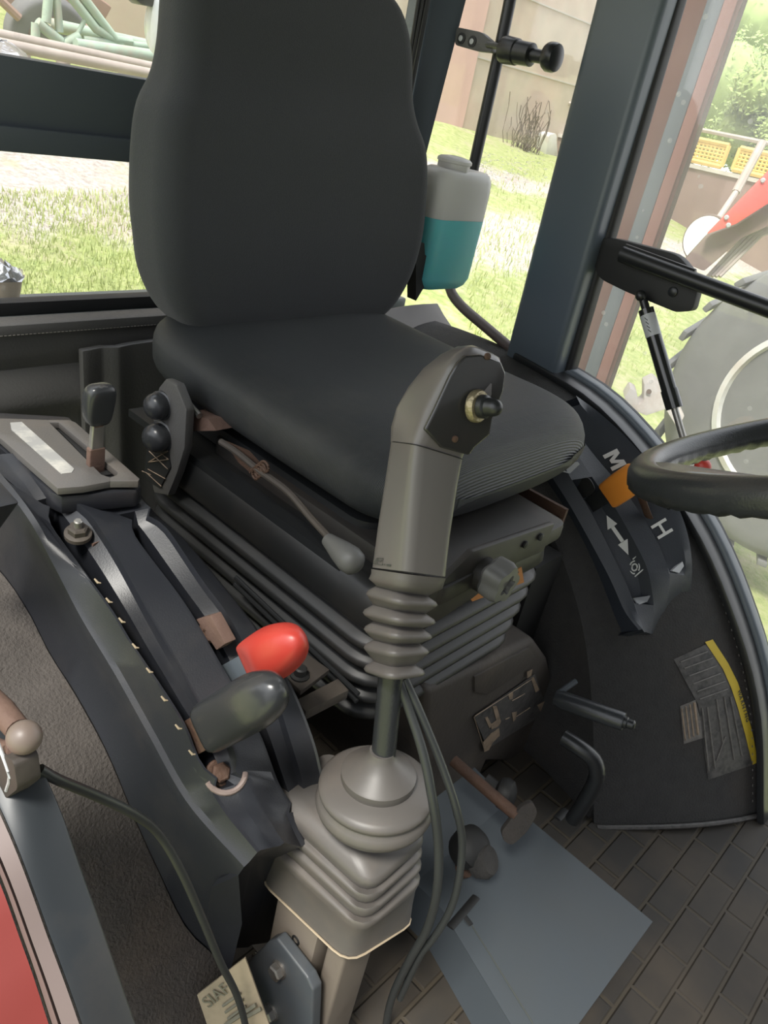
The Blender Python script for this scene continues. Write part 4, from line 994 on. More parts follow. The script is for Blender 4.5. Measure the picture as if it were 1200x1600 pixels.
# embossed maker mark
gl_, gm = D(575, 886, .585), D(634, 893, .552)
P = lambda px, py: (lambda r, a, n: r * ((a + n * -.0004).dot(n) / r.dot(n)))(ray(px, py), gl_, (D(584, 820, .579) - gl_).cross(gm - gl_).normalized())
ua = (P(612, 884) - P(584, 880)).normalized()
lf = (lambda n: n if n.dot(gl_) < 0 else -n)((D(584, 820, .579) - gl_).cross(gm - gl_).normalized()) * .0006
mb = MB()
for a in ([(584.5, 880.5), (590, 871.5), (599.5, 872.5), (598.5, 882.5), (584.5, 880.5)], [(586.5, 880.5), (591, 873.5), (590.5, 881)], [(592, 874), (592.2, 878)], [(594, 874), (594.2, 878), (596, 878)], [(596, 874.5), (597.5, 875.5), (596, 877)], [(600.5, 881), (600.5, 883)], [(602, 881), (602, 883.2)], [(605, 881.5), (611, 882.3)], [(605, 883.6), (611, 884.4)], [(605, 881.5), (605, 883.6)], [(608, 882), (608, 884)], [(611, 882.3), (611, 884.4)]):
    mb.tube([P(*q) + lf for q in a], .00026, 5)
mb.build('embossed_mark', M['ink'], root)
# ribbed boot under the grip
R = [((572, 888, .588), (634, 897, .553), (705, 905, .580), .25), ((570, 895, .590), (632, 904, .553), (704, 912, .582), .3), ((566, 903, .593), (628, 916, .553), (702, 921, .585), .3), ((577, 912, .592), (630, 922, .560), (693, 924, .585), .3)]
tips = [((563, 926), (622, 942), (693, 947)), ((558, 956), (620, 971), (690, 974)), ((560, 982), (618, 996), (684, 997)), ((560, 1011), (614, 1024), (679, 1020)), ((561, 1044), (610, 1059), (672, 1053))]
dz = .592
secs = [quad(a, b, c_, [f] * 4) for a, b, c_, f in R]
prev = None
for k, (l, m_, r) in enumerate(tips):
    d = .596 + .006 * k
    va = lambda p, q, dx, dy, dd_: (p[0] + dx, p[1] + dy, dd_)
    secs.append(quad((l[0] + 18, l[1] - 12, d), (m_[0] + 3, m_[1] - 16, d - .026), (r[0] - 18, r[1] - 14, d - .008), [.3] * 4))
    secs.append(quad((l[0] + 3, l[1] - 5, d + .002), (m_[0], m_[1] - 5, d - .036), (r[0] - 3, r[1] - 5, d - .008), [.28] * 4))
    secs.append(quad((l[0], l[1], d + .003), (m_[0], m_[1] + 1, d - .037), (r[0], r[1], d - .008), [.28] * 4))
    secs.append(quad((l[0] + 3, l[1] + 4, d + .003), (m_[0], m_[1] + 5, d - .034), (r[0] - 3, r[1] + 3, d - .007), [.28] * 4))
l, m_, r = tips[-1]
secs.append(quad((590, 1056, .625), (612, 1062, .61), (640, 1056, .62), [.4] * 4))
mb = MB(); mb.loft(secs); mb.build('upper_boot', M['boot'], root, sharp=70)
# rod
mb = MB(); mb.tube([D(612, 1045, .622), D(598, 1190, .652)], .0105, 18); mb.build('rod', M['steerplast'], root)
# base boot: cone, two round steps, square ribbed skirt
axis = (D(597, 1170, .650) - D(578, 1300, .690)).normalized()
o = D(595, 1187, .650)
mb = MB(); mb.lathe([(.0105, .010), (.0115, .006), (.0135, .002), (.020, -.005), (.031, -.0125), (.0324, -.014), (.0322, -.020), (.0315, -.0215), (.0315, -.0220), (.046, -.026), (.0500, -.029), (.0506, -.0315), (.0500, -.034), (.0475, -.0365), (.0475, -.038), (.0500, -.041), (.0520, -.046), (.0505, -.051), (.047, -.056)], o, axis, 48)
mb.build('boot_cone', M['boot'], root, sharp=42)
Q = [((455, 1212, .70), (545, 1290, .655), (640, 1250, .69)),]
def sq(l, m_, r, f=.22): return quad(l, m_, r, [f] * 4)
secs = [sq((450, 1234, .700), (566, 1345, .645), (640, 1285, .692), .3), sq((421, 1236, .700), (578, 1382, .638), (668, 1300, .692), .22), sq((415, 1242, .701), (578, 1391, .637), (672, 1306, .694), .22), sq((414, 1250, .702), (576, 1396, .640), (672, 1313, .696), .22)]
for k, (l, m_, r) in enumerate([((411, 1270), (574, 1412), (671, 1330)), ((409, 1291), (571, 1434), (670, 1350)), ((407, 1314), (567, 1456), (668, 1372))]):
    d = .706 + .007 * k
    secs += [sq((l[0] + 7, l[1] - 12, d + .001), (m_[0], m_[1] - 12, d - .061), (r[0] - 6, r[1] - 12, d - .006)), sq((l[0] + 2, l[1] - 4, d), (m_[0], m_[1] - 3, d - .069), (r[0] - 1, r[1] - 4, d - .006)), sq((l[0], l[1] + 2, d), (m_[0], m_[1] + 3, d - .069), (r[0], r[1] + 1, d - .005))]
secs += [sq((412, 1326, .725), (562, 1464, .662), (662, 1384, .718)), sq((406, 1352, .737), (551, 1486, .674), (656, 1414, .73)), sq((403, 1370, .742), (545, 1504, .680), (653, 1438, .737))]
mb = MB(); mb.loft(secs); bb = mb.build('base_boot', M['boot'], root, sharp=70)
e_ = sq((402, 1372, .742), (544, 1507, .679), (653, 1438, .737))
mb = MB(); mb.tube(e_ + [e_[0]], .0011, 6, cap=False); mb.build('boot_rim', M['label'], root)
# column: two vertical steel tubes
def vert(px, py, d, z0=-.92):
    p = D(px, py, d); return p
def column(pixs, top_d, mt, nm):
    p = [D(*q) for q in pixs]; mb = MB(); mb.prism([V((q.x, q.y, p[0].z)) for q in p], (0, 0, -.92 - p[0].z)); return mb.build(nm, mt, root, bevel=.004, seg=3)
pa, pb, pc = D(436, 1400, .745), D(482, 1440, .72), D(528, 1440, .715)
L_ = D(430, 1420, .75); M_ = D(492, 1482, .715)
zc_ = L_.z + .03
mb = MB(); u_ = V((M_.x - L_.x, M_.y - L_.y, 0)).normalized(); v_ = V((-u_.y, u_.x, 0))
if v_.x < 0: v_ = -v_
LL = V((L_.x, L_.y, zc_)); w1 = (M_ - L_).xy.length
mb.prism([LL, LL + u_ * w1, LL + u_ * w1 + v_ * .03, LL + v_ * .03], (0, 0, -.92 - zc_)); mb.build('column_flange', M['brownsteel'], root, bevel=.003)
RR = D(508, 1490, .715); RR.z = zc_; 
mb = MB(); mb.prism([RR + v_ * -.0, RR + u_ * .022, RR + u_ * .022 + v_ * .045, RR + v_ * .045 - u_ * .01], (0, 0, -.92 - zc_)); mb.build('column_tube', M['brownsteel'], root, bevel=.004, seg=3)
FA = lambda px, py, off=0: (lambda r, a, n: r * ((a + n * off).dot(n) / r.dot(n)))(ray(px, py), LL, (v_ if v_.dot(LL) < 0 else -v_))
nf_ = (v_ if v_.dot(LL) < 0 else -v_)
mb = MB(); o = FA(462, 1469, .0004); mb.lathe([(.0052, -.002), (.0052, .0006), (.0035, .0008), (.0034, -.002)], o, nf_, 16); mb.build('bolt_hole', M['rubber'], root)
# bracket plate with two bolts
pg = [FA(*q, .016) for q in ((378, 1512), (420, 1470), (432, 1466), (480, 1528), (489, 1548), (486, 1640), (440, 1720), (400, 1640))]
mb = MB(); mb.prism(pg, -nf_ * .012); br = mb.build('mounting_bracket', M['bracket'], root, bevel=.0025, seg=3, label='blue-grey mounting bracket plate')
for px, py in ((437, 1514), (425, 1580)):
    o = FA(px, py, .016); mb = MB(); mb.lathe([(.0095, 0), (.0095, .002)], o, nf_, 20); hexbolt(mb, o + nf_ * .002, nf_, .0085, .007); mb.build('bolt', M['steel'], br)
# cables down the boot
for i, pts in enumerate(([(622, 1062, .625), (640, 1110, .63), (662, 1180, .63), (676, 1250, .635), (685, 1320, .655), (683, 1390, .68), (668, 1450, .72), (640, 1500, .76), (612, 1560, .82), (600, 1620, .88)],
                         [(632, 1060, .628), (655, 1110, .632), (688, 1190, .64), (712, 1260, .65), (722, 1315, .67), (716, 1380, .69), (702, 1425, .71), (678, 1465, .735), (655, 1495, .76), (625, 1560, .82)])):
    mb = MB(); mb.tube(curve([D(*p) for p in pts], 50), .0042 if i == 0 else .0036, 10)
    mb.build('cable', M['cable'], root)
# paper tag behind the bracket
rt = thing('beige_tag', D(345, 1560, .78), 'beige printed tag with dark lettering, at the bottom edge left of the bracket plate', 'tag')
q = [D(308, 1555, .70), D(383, 1497, .69), D(420, 1600, .70), D(440, 1680, .71), D(350, 1680, .72)]
nt_ = (q[1] - q[0]).cross(q[2] - q[0]).normalized(); nt_ = -nt_ if nt_.dot(q[0]) > 0 else nt_
mb = MB(); mb.prism(q, nt_ * -.002); mb.build('tag_sheet', M['label'], rt)
TP = lambda px, py, off=.0012: ray(px, py) * ((q[0] + nt_ * off).dot(nt_) / ray(px, py).dot(nt_))
text('tag_print', 'SIAF', TP(338, 1556), TP(352, 1546) - TP(324, 1568), TP(330, 1540) - TP(338, 1556), .016, M['fadedink'], rt, depth=.0002)
mb = MB()
for k in range(3):
    mb.tube([TP(348 + 4 * k, 1572 + 10 * k), TP(376 + 4 * k, 1552 + 10 * k)], .0014, 4)
for a, b in (((352, 1602), (400, 1570)), ((383, 1590), (408, 1576))): mb.tube([TP(*a), TP(*b)], .0022, 4)
mb.build('tag_line', M['fadedink'], rt)

# ---- long cable over the near fender, from the door latch
pts = [(62, 1202, .40), (90, 1218, .41), (150, 1243, .44), (210, 1272, .47), (250, 1305, .50), (285, 1365, .53), (318, 1440, .57), (345, 1505, .61), (370, 1555, .65), (385, 1610, .68), (392, 1680, .70)]
mb = MB(); mb.tube(curve([D(*p) for p in pts], 60), .0030, 12); mb.build('black_cable', M['cable'], label='thin black cable running from the latch down across the carpeted fender', cat='cable')
pts = [(400, 1500, .70), (408, 1540, .70), (414, 1575, .70), (415, 1640, .72)]
mb = MB(); mb.tube(curve([D(385 + 2, 1525, .71), D(400, 1565, .71), D(412, 1640, .72)], 16), .0032, 10); mb.build('tan_cable', M['label'], label='short tan cable beside the beige tag at the bottom edge', cat='cable')

# ---- door latch at the near edge
root = thing('door_latch', X(30, 1230, .12), 'worn brown door latch with a ball end, on the door frame, lower left edge', 'latch')
mb = MB(); o = X(38, 1152, .112); mb.lathe([(.0082 * math.sin(PI * k / 12) + 1e-4, -.0082 * math.cos(PI * k / 12)) for k in range(13)], o, (0, 0, 1), 20); mb.build('ball_end', M['latchb'], root)
mb = MB(); mb.prism(rnd([X(-20, 1170, .116), X(20, 1150, .116), X(60, 1172, .116), X(66, 1215, .116), (X(40, 1235, .116)), X(-20, 1245, .116)], .25), (-.012, 0, 0)); mb.build('latch_body', M['casting'], root, bevel=.002)
mb = MB(); mb.tube([X(-30, 1080, .115), X(5, 1112, .115), X(28, 1140, .115)], [.007, .0065, .006], 12); mb.build('latch_arm', M['rustp'], root)
mb = MB(); mb.tube(curve([X(-4, 1160, .104), X(8, 1190, .104), X(15, 1215, .104), X(10, 1235, .104)], 10), .0010, 8); mb.build('wire', M['pale'], root)
mb = MB(); mb.tube([X(-16, 1162, .110), X(4, 1170, .110), X(26, 1172, .110)], .0045, 10); mb.build('pin', M['rustp'], root)

# ================================================================== STEERING WHEEL
wc = V((.788, .079, -.189)); nw = V((.0, .48, .88)).normalized()
WR = .205
root = thing('steering_wheel', wc - V((0, 0, .06)), 'black steering wheel cut by the right edge of the photo', 'steering wheel')
ua = V((1, 0, 0)); ua = (ua - nw * ua.dot(nw)).normalized(); ub = nw.cross(ua)
mb = MB(); secs = []; K = 140
for k in range(K):
    a = 2 * PI * k / K; c_ = wc + (ua * math.cos(a) + ub * math.sin(a)) * WR; rd = (ua * math.cos(a) + ub * math.sin(a)); s = []
    for j in range(16):
        b = 2 * PI * j / 16; r = .0165
        if math.sin(b) < -.3 : r += .0030 * abs(math.sin(a * 30))
        s.append(c_ + (rd * math.cos(b) + nw * math.sin(b) * .92) * r)
    secs.append(s)
mb.loft(secs + [secs[0]], cap=False); bmesh.ops.remove_doubles(mb.bm, verts=mb.bm.verts, dist=1e-6); mb.build('rim', M['steerplast'], root, sharp=80)
hub = wc - nw * .045
mb = MB(); mb.lathe([(.030, -.03), (.045, -.01), (.045, .006), (.038, .016), (.01, .02)], hub, nw, 30); mb.build('hub', M['steerplast'], root)
for a in (math.radians(129), math.radians(249), math.radians(9)):
    rd = ua * math.cos(a) + ub * math.sin(a); tg = nw.cross(rd); mb = MB()
    s = []
    for t, w_, th in ((0.035, .022, .008), (.09, .022, .008), (.14, .026, .008), (.180, .040, .010), (.200, .060, .012)):
        hgt = -.045 + .045 * min(1, (t / .17)) ** 1.3; o = wc + rd * t + nw * hgt
        s.append(rnd([o + tg * w_ + nw * th, o - tg * w_ + nw * th, o - tg * w_ - nw * th, o + tg * w_ - nw * th], .4, 3))
    mb.loft(s); mb.build('spoke', M['steerplast'], root, sharp=60)
mb = MB(); cb0 = hub - nw * .02; cdir = (hub - nw * .45 + V((0, -.12, 0)) - cb0).normalized(); mb.tube([cb0, cb0 + cdir * ((-.915 - cb0.z) / cdir.z)], .032, 18); mb.build('steering_column', M['black'], root)

# ================================================================== DOOR BAR, BRACKET, STRUT
root = thing('door_bracket', X(1020, 430, 1.2), 'black rounded door bracket carrying a horizontal black bar, beside the pillar', 'bracket')
xb = 1.20
pg = rnd([X(915, 372, xb), X(960, 372, xb), X(1060, 398, xb), X(1094, 440, xb), X(1082, 486, xb), X(1055, 488, xb), X(975, 455, xb), X(935, 435, xb)], .25, 3)
mb = MB(); mb.prism(pg, (.02, 0, 0)); mb.build('plate', M['rubber'], root, bevel=.004)
mb = MB(); b0, b1 = X(972, 397, xb - .015), X(1200, 482, xb - .015); mb.tube([b0, b1, b1 + (b1 - b0) * 1.2], .0125, 16); mb.tube([b0 + V((.004, 0, .012)), b0.lerp(b1, .5) + V((.004, 0, .012))], .004, 8); mb.build('bar', M['black'], root)
mb = MB(); o = X(1052, 456, xb); mb.lathe([(.0075, 0), (.0075, .003), (.005, .0045)], o, (-1, 0, 0), 14); mb.build('screw', M['black'], root)
root = thing('gas_strut', X(1075, 680, 1.2), 'black gas strut with a white label band, hanging from the door bracket', 'gas strut')
s0, s1, s2 = X(1003, 462, 1.18), X(1054, 638, 1.17), X(1078, 720, 1.165)
ds_ = (s1 - s0).normalized(); L = (s1 - s0).length
mb = MB(); mb.tube([s0 + ds_ * .022, s1], .0118, 18); mb.tube([s1 - ds_ * .03, s1], .0132, 18); mb.build('cylinder', M['blackgloss'], root)
mb = MB(); mb.tube([s1, s2], .0055, 12); mb.build('piston_rod', M['steel'], root)
mb = MB(); mb.lathe([(.0085 * math.sin(PI * k / 10) + 1e-4, -.0085 * math.cos(PI * k / 10)) for k in range(11)], s0 + V((-.004, 0, 0)), (0, 0, 1), 18); mb.tube([s0, s0 + ds_ * .03], .0065, 10); mb.build('ball_joint', M['black'], root)
mb = MB(); lb0 = s0 + ds_ * (L * .17); lb1 = s0 + ds_ * (L * .36); mb.tube([lb0, lb1], .0120, 18); mb.build('label_band', M['pale'], root, label='white label band')
mb = MB()
for k in range(4):
    o = lb0.lerp(lb1, .2 + .18 * k) + V((-.0118, -.004, .0)); mb.tube([o, o + V((.0, .006, .002))], .0006, 4)
mb.build('label_print', M['ink'], root)

# ================================================================== QUARTER WINDOW LATCH
root = thing('window_latch', X(790, 80, 1.17), 'black window latch with two screws and a round knob, above the washer bottle', 'latch')
xq = 1.155
P = lambda px, py, x=xq: X(px, py, x)
mb = MB(); mb.prism(rnd([P(713, 42), P(752, 50), P(770, 66), P(768, 82), (P(745, 80)), P(710, 70)], .25, 3), (.012, 0, 0)); bk = mb.build('hinge_plate', M['vinyl'], root, bevel=.002)
for px, py in ((721, 60), (738, 65)):
    mb = MB(); mb.lathe([(.0085, 0), (.0085, .001), (.0078, .0011)], P(px, py), (-1, 0, 0), 18); mb.build('screw_recess', M['rubber'], bk)
    mb = MB(); mb.lathe([(.0042, .001), (.0042, .0025), (.002, .003)], P(px, py), (-1, 0, 0), 14); mb.build('screw', M['pale'], bk)
def axial(a, b, prof, nm, mt):
    a, b = P(*a), P(*b); mb = MB(); L = (b - a).length; mb.lathe([(r, t * L) for t, r in prof], a, b - a, 20); return mb.build(nm, M[mt], root)
mb = MB(); mb.tube([P(762, 70), P(800, 76)], .0075, 10, flat=.6); mb.build('link', M['vinyl'], root)
axial((785, 77), (862, 92), ((0, .010), (.02, .0185), (.08, .020), (.30, .019), (.32, .017), (.60, .0165), (.62, .010), (1, .009)), 'barrel', 'black')
axial((852, 88), (872, 91), ((0, .009), (.1, .018), (.3, .0205), (.7, .0205), (.9, .019), (1, .009)), 'knob', 'black')

# ================================================================== WASHER BOTTLE
yb = .80
root = thing('washer_bottle', Y(705, 455, yb), 'translucent white bottle half full of blue-green fluid, beside the backrest', 'bottle')
zT, zM, zB = Y(715, 268, yb).z, Y(700, 345, yb).z, Y(690, 455, yb).z
xc, yc = 1.075, .93
xR = Y(768, 330, .80).x; xL = xR - .14; yN = .80; yF = .865
cx, hx = (xL + xR) / 2, (xR - xL) / 2; cy, hy = (yN + yF) / 2, (yF - yN) / 2
prof = [(zB + .0, .80, .7), (zB + .006, .90, .85), (zB + .018, .97, .96), (zM, 1, 1)]
mb = MB(); mb.loft([srect(cx, cy, z, hx * a, hy * b, .024, 6) for z, a, b in prof] + [srect(cx, cy, zM + .0005, hx * .98, hy * .98, .022, 6)]); mb.build('fluid', M['fluid'], root, label='blue-green washer fluid')
prof = [(zM + .0004, 1, 1), (zT - .030, 1, 1), (zT - .014, .99, .97), (zT - .004, .93, .88), (zT, .84, .74)]
mb = MB(); mb.loft([srect(cx, cy, z, hx * a, hy * b, .024, 6) for z, a, b in prof]); mb.build('bottle_body', M['tank'], root)
o = V((cx - .015, cy, zT)); mb = MB(); mb.lathe([(.026, -.003), (.026, .008), (.028, .009), (.028, .013), (.024, .016), (.012, .018), (.011, .015), (.003, .015)], o, (0, 0, 1), 30); mb.build('cap', M['tank'], root)
mb = MB(); mb.prism(rnd([(cx - .045, yN - .001, zM + .045), (cx + .035, yN - .001, zM + .045), (cx + .035, yN - .001, zB + .03), (cx - .045, yN - .001, zB + .03)], .2), (0, .002, 0)); mb.build('embossed_panel', M['fluid'], root) if False else mb.bm.free()
mb = MB(); mb.prism([Y(650, 378, .81), Y(663, 380, .81), Y(664, 398, .81), Y(672, 404, .81), Y(668, 440, .81), Y(650, 470, .81)], (0, .02, 0)); mb.build('bottle_holder', M['rubber'], root)

# ================================================================== WORK LAMP outside the rear glass
yl = 1.14
root = thing('work_lamp', Y(240, 40, yl), 'black round work lamp with a pale lens, behind the top left of the backrest', 'lamp')
o = Y(252, 42, yl); ax = V((-1, .15, 0)).normalized()
mb = MB(); mb.lathe([(.012, -.05), (.030, -.045), (.037, -.02), (.038, .0), (.036, .004)], o, ax, 30); mb.build('housing', M['black'], root)
mb = MB(); mb.lathe([(.0365, .002), (.036, .008), (.030, .013), (.012, .016), (.001, .0165)], o, ax, 30); mb.build('lens', M['lens'], root)
mb = MB(); mb.prism([Y(205, -6, yl), Y(262, -14, yl), Y(262, 16, yl), Y(222, 8, yl)], (0, .03, 0)); mb.build('lamp_arm', M['black'], root, bevel=.004)

# foil topped cup at the left edge, standing outside on the rear ledge
yk = 1.10; o = Y(2, 470, yk); rt = thing('foil_topped_cup', o, 'beige cup with a crumpled foil top, at the left edge behind the rear sill', 'cup')
hgt = Y(2, 428, yk).z - o.z
mb = MB(); mb.lathe([(.020, -.01), (.022, 0), (.026, hgt * .5), (.029, hgt), (.026, hgt)], o, (0, 0, 1), 24); mb.build('cup_body', M['cup'], rt)
mb = MB(); sec = []
for k in range(5):
    r = .030 * (1 - k / 5) + .002; sec.append([o + V((r * math.cos(a) * (1 + .10 * math.sin(5 * a + k)), r * math.sin(a), hgt + .004 * k + .004 * math.sin(7 * a + 2 * k))) for a in [2 * PI * j / 30 for j in range(30)]])
mb.loft(sec); mb.build('foil_top', M['foil'], rt, sharp=20)
mb = MB(); mb.box((-.2, 1.045, -.6), (1.1, 1.16, o.z - .010)); mb.build('trim_19', M['slate'], kind='structure', bevel=.004)

# ================================================================== OUTSIDE
mb = MB(); nx, ny = 60, 60
mb.grid([[V((-12 + 36 * i / nx, 1.2 * 0 - 8 + 30 * j / ny, gz(-12 + 36 * i / nx, -8 + 30 * j / ny) + .03 * noise.noise(V((i * .7, j * .7, 0))))) for i in range(nx + 1)] for j in range(ny + 1)])
go = mb.build('ground', M['ground'], kind='structure')
go.location = (0, 0, H); 
for v in go.data.vertices: pass
# re-centre so that the shader sees world coordinates
bx = ROOT[go.name]
for v in go.data.vertices: v.co += bx
# farm building wall
YW = 7.4
def yw(px, py, y=YW): return Y(px, py, y)
mb = MB(); mb.box((-8, YW, -2.0), (15.0, YW + .3, 7)); mb.build('wall_building', M['plaster'], kind='structure')
mb = MB()
for (px, py) in ((715, 80), ):
    z = yw(px, py).z
    mb.box((-8, YW - .012, z - .008), (15.0, YW, z + .008))
z = yw(610, 48).z
mb.box((-8, YW - .012, z + .8), (15.0, YW, z + .816))
mb.build('trim_20', M['concrete'], kind='structure')
xx = yw(700, 100).x
mb = MB(); mb.box((yw(650, 100).x, YW - .02, -1.5), (yw(742, 100).x, YW, 6)); mb.build('trim_21', M['postpink'], kind='structure')
bpy.data.objects['trim_21'].data.materials[0] = mat('pink_plaster', (.66, .44, .38), .95, var=.15, vs=2, bump=1, bs=30)
# white stone and wire bush against the wall
mb = MB(); p0 = yw(862, 250, YW - .25); mb.prism(rnd([yw(851, 252, YW - .25), yw(872, 252, YW - .25), yw(870, 208, YW - .25), yw(858, 210, YW - .25)], .3, 3), (0, .2, 0)); mb.build('white_stone', M['rimgrey'], label='small upright white stone against the farm wall, left of the pillar', cat='stone', bevel=.02)
random.seed(3)
mb = MB(); bc = yw(815, 245, YW - .3)
for k in range(60):
    a = random.uniform(-.45, .45); h = random.uniform(.35, .85); pts = [bc + V((a * .6 + random.uniform(-.15, .15), random.uniform(-.12, .1), -.05))]
    for q_ in range(5): pts.append(pts[-1] + V((random.uniform(-.09, .09), random.uniform(-.05, .05), h / 5)))
    mb.tube(pts, .006, 4)
mb.build('dry_bush', M['bark'], label='bare twiggy grey bush in front of the farm wall', cat='bush')

def blades(n, region, hmin, hmax, seed, mt, nm, label, cat):
    random.seed(seed); mb = MB(); k = 0
    while k < n:
        px, py = region(random.random(), random.random()); p = G(px, py)
        if p.y < 1.4 or p.y > 7.2 or p.length > 14: k += 1; continue
        h = random.uniform(hmin, hmax); a = random.uniform(0, PI); w_ = h * .09; dx = V((math.cos(a) * w_, math.sin(a) * w_, 0)); lean = V((random.uniform(-.4, .4) * h, random.uniform(-.4, .4) * h, h))
        mb.face([p - dx, p + dx, p + lean * .6 + dx * .6 , p + lean, p + lean * .6 - dx * .6]); k += 1
    o = mb.build(nm, mt, label=label, cat=cat, kind='stuff'); return o
blades(5200, lambda a, b: (a * 240 - 10, 300 + b * 190), .015, .04, 5, M['grassm'], 'grass', 'short yellow-green grass of the yard seen through the rear window', 'grass')
blades(2600, lambda a, b: (730 + a * 150, 250 + b * 300), .02, .06, 6, M['grassm'], 'grass', 'short green grass of the yard behind the washer bottle', 'grass')
blades(1800, lambda a, b: (930 + a * 150, 330 + b * 260), .015, .045, 9, M['grassm'], 'grass', 'green grass of the yard seen through the side door glass', 'grass')
random.seed(11); mb = MB()
for k in range(150):
    p = G(random.uniform(740, 850), random.uniform(250, 292)); h = random.uniform(.04, .12); p = p + V((0, 0, h)); r = random.uniform(.012, .02)
    for q_ in range(2):
        a = q_ * PI / 2; mb.face([p + V((math.cos(a + i * PI / 2), math.sin(a + i * PI / 2), .3 * (i % 2))) * r for i in range(4)])
mb.build('daisies', M['white'], label='white daisies in the grass at the foot of the farm wall', cat='flowers', kind='stuff')

# ---- farm implement of pale green tube in front of the wall (upper left)
yi = 5.6
I = lambda px, py, y=yi: Y(px, py, y)
root = thing('farm_implement', I(120, 100), 'pale green tubular farm implement standing before the wall, upper left', 'farm implement')
def tb(nm, pts, r, mt='leafpaint'): 
    mb = MB(); mb.tube(pts, r, 10); return mb.build(nm, M[mt], root)
tb('drawbar', [I(118, -20), I(180, 62), I(205, 66)], .032)
tb('drawbar', [I(105, -12), I(150, 45), I(190, 68)], .03)
tb('upright', [I(78, -30), I(72, 35)], .030); tb('upright', [I(86, -30), I(93, 50)], .026); 
tb('frame_tube', [I(58, 35), I(95, 65)], .034); tb('frame_tube', [I(56, 36), I(55, 64)], .028)
tb('frame_tube', [I(75, 38, 5.9), I(300, 86, 5.9)], .042); tb('frame_tube', [I(118, 70, 5.5), I(300, 96, 5.5)], .040); tb('frame_tube', [I(130, 62), I(300, 80)], .025)
tb('link_arm', [I(96, 75), I(122, 52), I(134, 28)], .015); tb('coupler', [I(98, 70), I(124, 58)], .035)
tb('leg', [I(98, 76), I(99, 106)], .045, 'greypole'); tb('leg', [I(193, 84), I(193, 122)], .04, 'greypole'); tb('leg', [I(40, 66), I(40, 92)], .03, 'greypole')
for i, (a, b) in enumerate((((-30, 48, 5.4), (300, 118, 5.4)), ((-20, 64, 5.2), (300, 128, 5.2)))):
    mb = MB(); mb.tube([I(*a), I(*b)], .032, 10); mb.build('weathered_pole', M['greypole'], label=('upper' if i == 0 else 'lower') + ' of two weathered grey poles lying under the green implement', cat='pole')
def wheel(root, c, ax, ro, rw, mt, rimr, rimmt):
    ax = V(ax).normalized(); mb = MB(); prof = []
    for k in range(17):
        a = PI * k / 16; prof.append((ro - rw * .55 + rw * .55 * math.sin(a) ** .6, -rw * math.cos(a)))
    mb.lathe([(rimr, -rw)] + prof + [(rimr, rw)], c, ax, 60); t = mb.build('tyre', M[mt], root, sharp=60)
    mb = MB(); mb.lathe([(.02, -rw * .3), (rimr * .35, -rw * .25), (rimr * .4, -rw * .1), (rimr * .8, -rw * .15), (rimr * .88, -rw * .7), (rimr * 1.0, -rw * .95), (rimr * 1.05, -rw * 1.08), (rimr * 1.12, -rw * 1.05), (rimr * 1.1, 0), (.02, 0)], c, ax, 60); mb.build('rim', M[rimmt], root, sharp=40)
c_ = I(75, 62, 6.4); rt = thing('old_wheel', c_, 'old grey wheel leaning behind the pale green implement', 'wheel'); wheel(rt, c_, (.1, .9, .2), .30, .10, 'tyre', .16, 'mud')
random.seed(21)
for i, (pts, y) in enumerate(((( (0, -20), (36, -20), (35, 18), (0, 5)), 6.8), (((70, -10), (130, -20), (175, 12), (160, 40), (120, 28), (95, 10)), 6.7), (((100, 30), (150, 45), (142, 66), (95, 60)), 6.6))):
    mb = MB(); mb.prism([I(a, b, y) for a, b in pts], (0, .04, .02)); mb.build('rusty_sheet', M['rustsheet'], label=('rusty sheet metal at the far upper left corner', 'torn rusty sheet metal leaning on the wall behind the green tube', 'lower piece of rusty sheet behind the implement')[i], cat='scrap sheet', bevel=.01)
mb = MB(); mb.tube([I(-10, -10, 6.3), I(30, 28, 6.3)], .03, 8); mb.build('rusty_pipe', M['rustsheet'], label='rusty pipe leaning at the upper left corner', cat='pipe')
mb = MB(); random.seed(2); o = I(4, 84, 5.0)
mb.lathe([(.01, 0), (.14, .01), (.16, .06), (.13, .12), (.06, .15), (.01, .16)], o - V((0, 0, .1)), (0, 0, 1), 18)
for v in mb.bm.verts: v.co += V([random.uniform(-.015, .015) for _ in range(3)])
mb.build('foil_bundle', M['foil'], label='crumpled silvery bundle on the grass at the left edge above the cross bar', cat='bundle', sharp=10)

# ---- reddish reflection in the door glass, built as a solid slab outside
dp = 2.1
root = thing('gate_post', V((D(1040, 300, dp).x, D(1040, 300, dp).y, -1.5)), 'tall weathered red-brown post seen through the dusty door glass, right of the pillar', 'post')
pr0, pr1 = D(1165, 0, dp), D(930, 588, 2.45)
def vband(x0, x1, off, mt, nm, th=.12):
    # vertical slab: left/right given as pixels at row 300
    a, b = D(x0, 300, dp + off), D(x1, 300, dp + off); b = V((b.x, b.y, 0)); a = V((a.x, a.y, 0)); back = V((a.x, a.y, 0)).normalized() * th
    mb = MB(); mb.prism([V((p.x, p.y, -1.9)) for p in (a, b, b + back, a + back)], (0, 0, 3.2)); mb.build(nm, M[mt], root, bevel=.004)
vband(940, 1056, .0, 'postred', 'post_body'); vband(1006, 1030, -.012, 'postgrey', 'grey_strip', .02); vband(1030, 1049, -.016, 'postpink', 'pink_strip', .03); vband(1050, 1063, .004, 'postdark', 'dark_edge', .1)

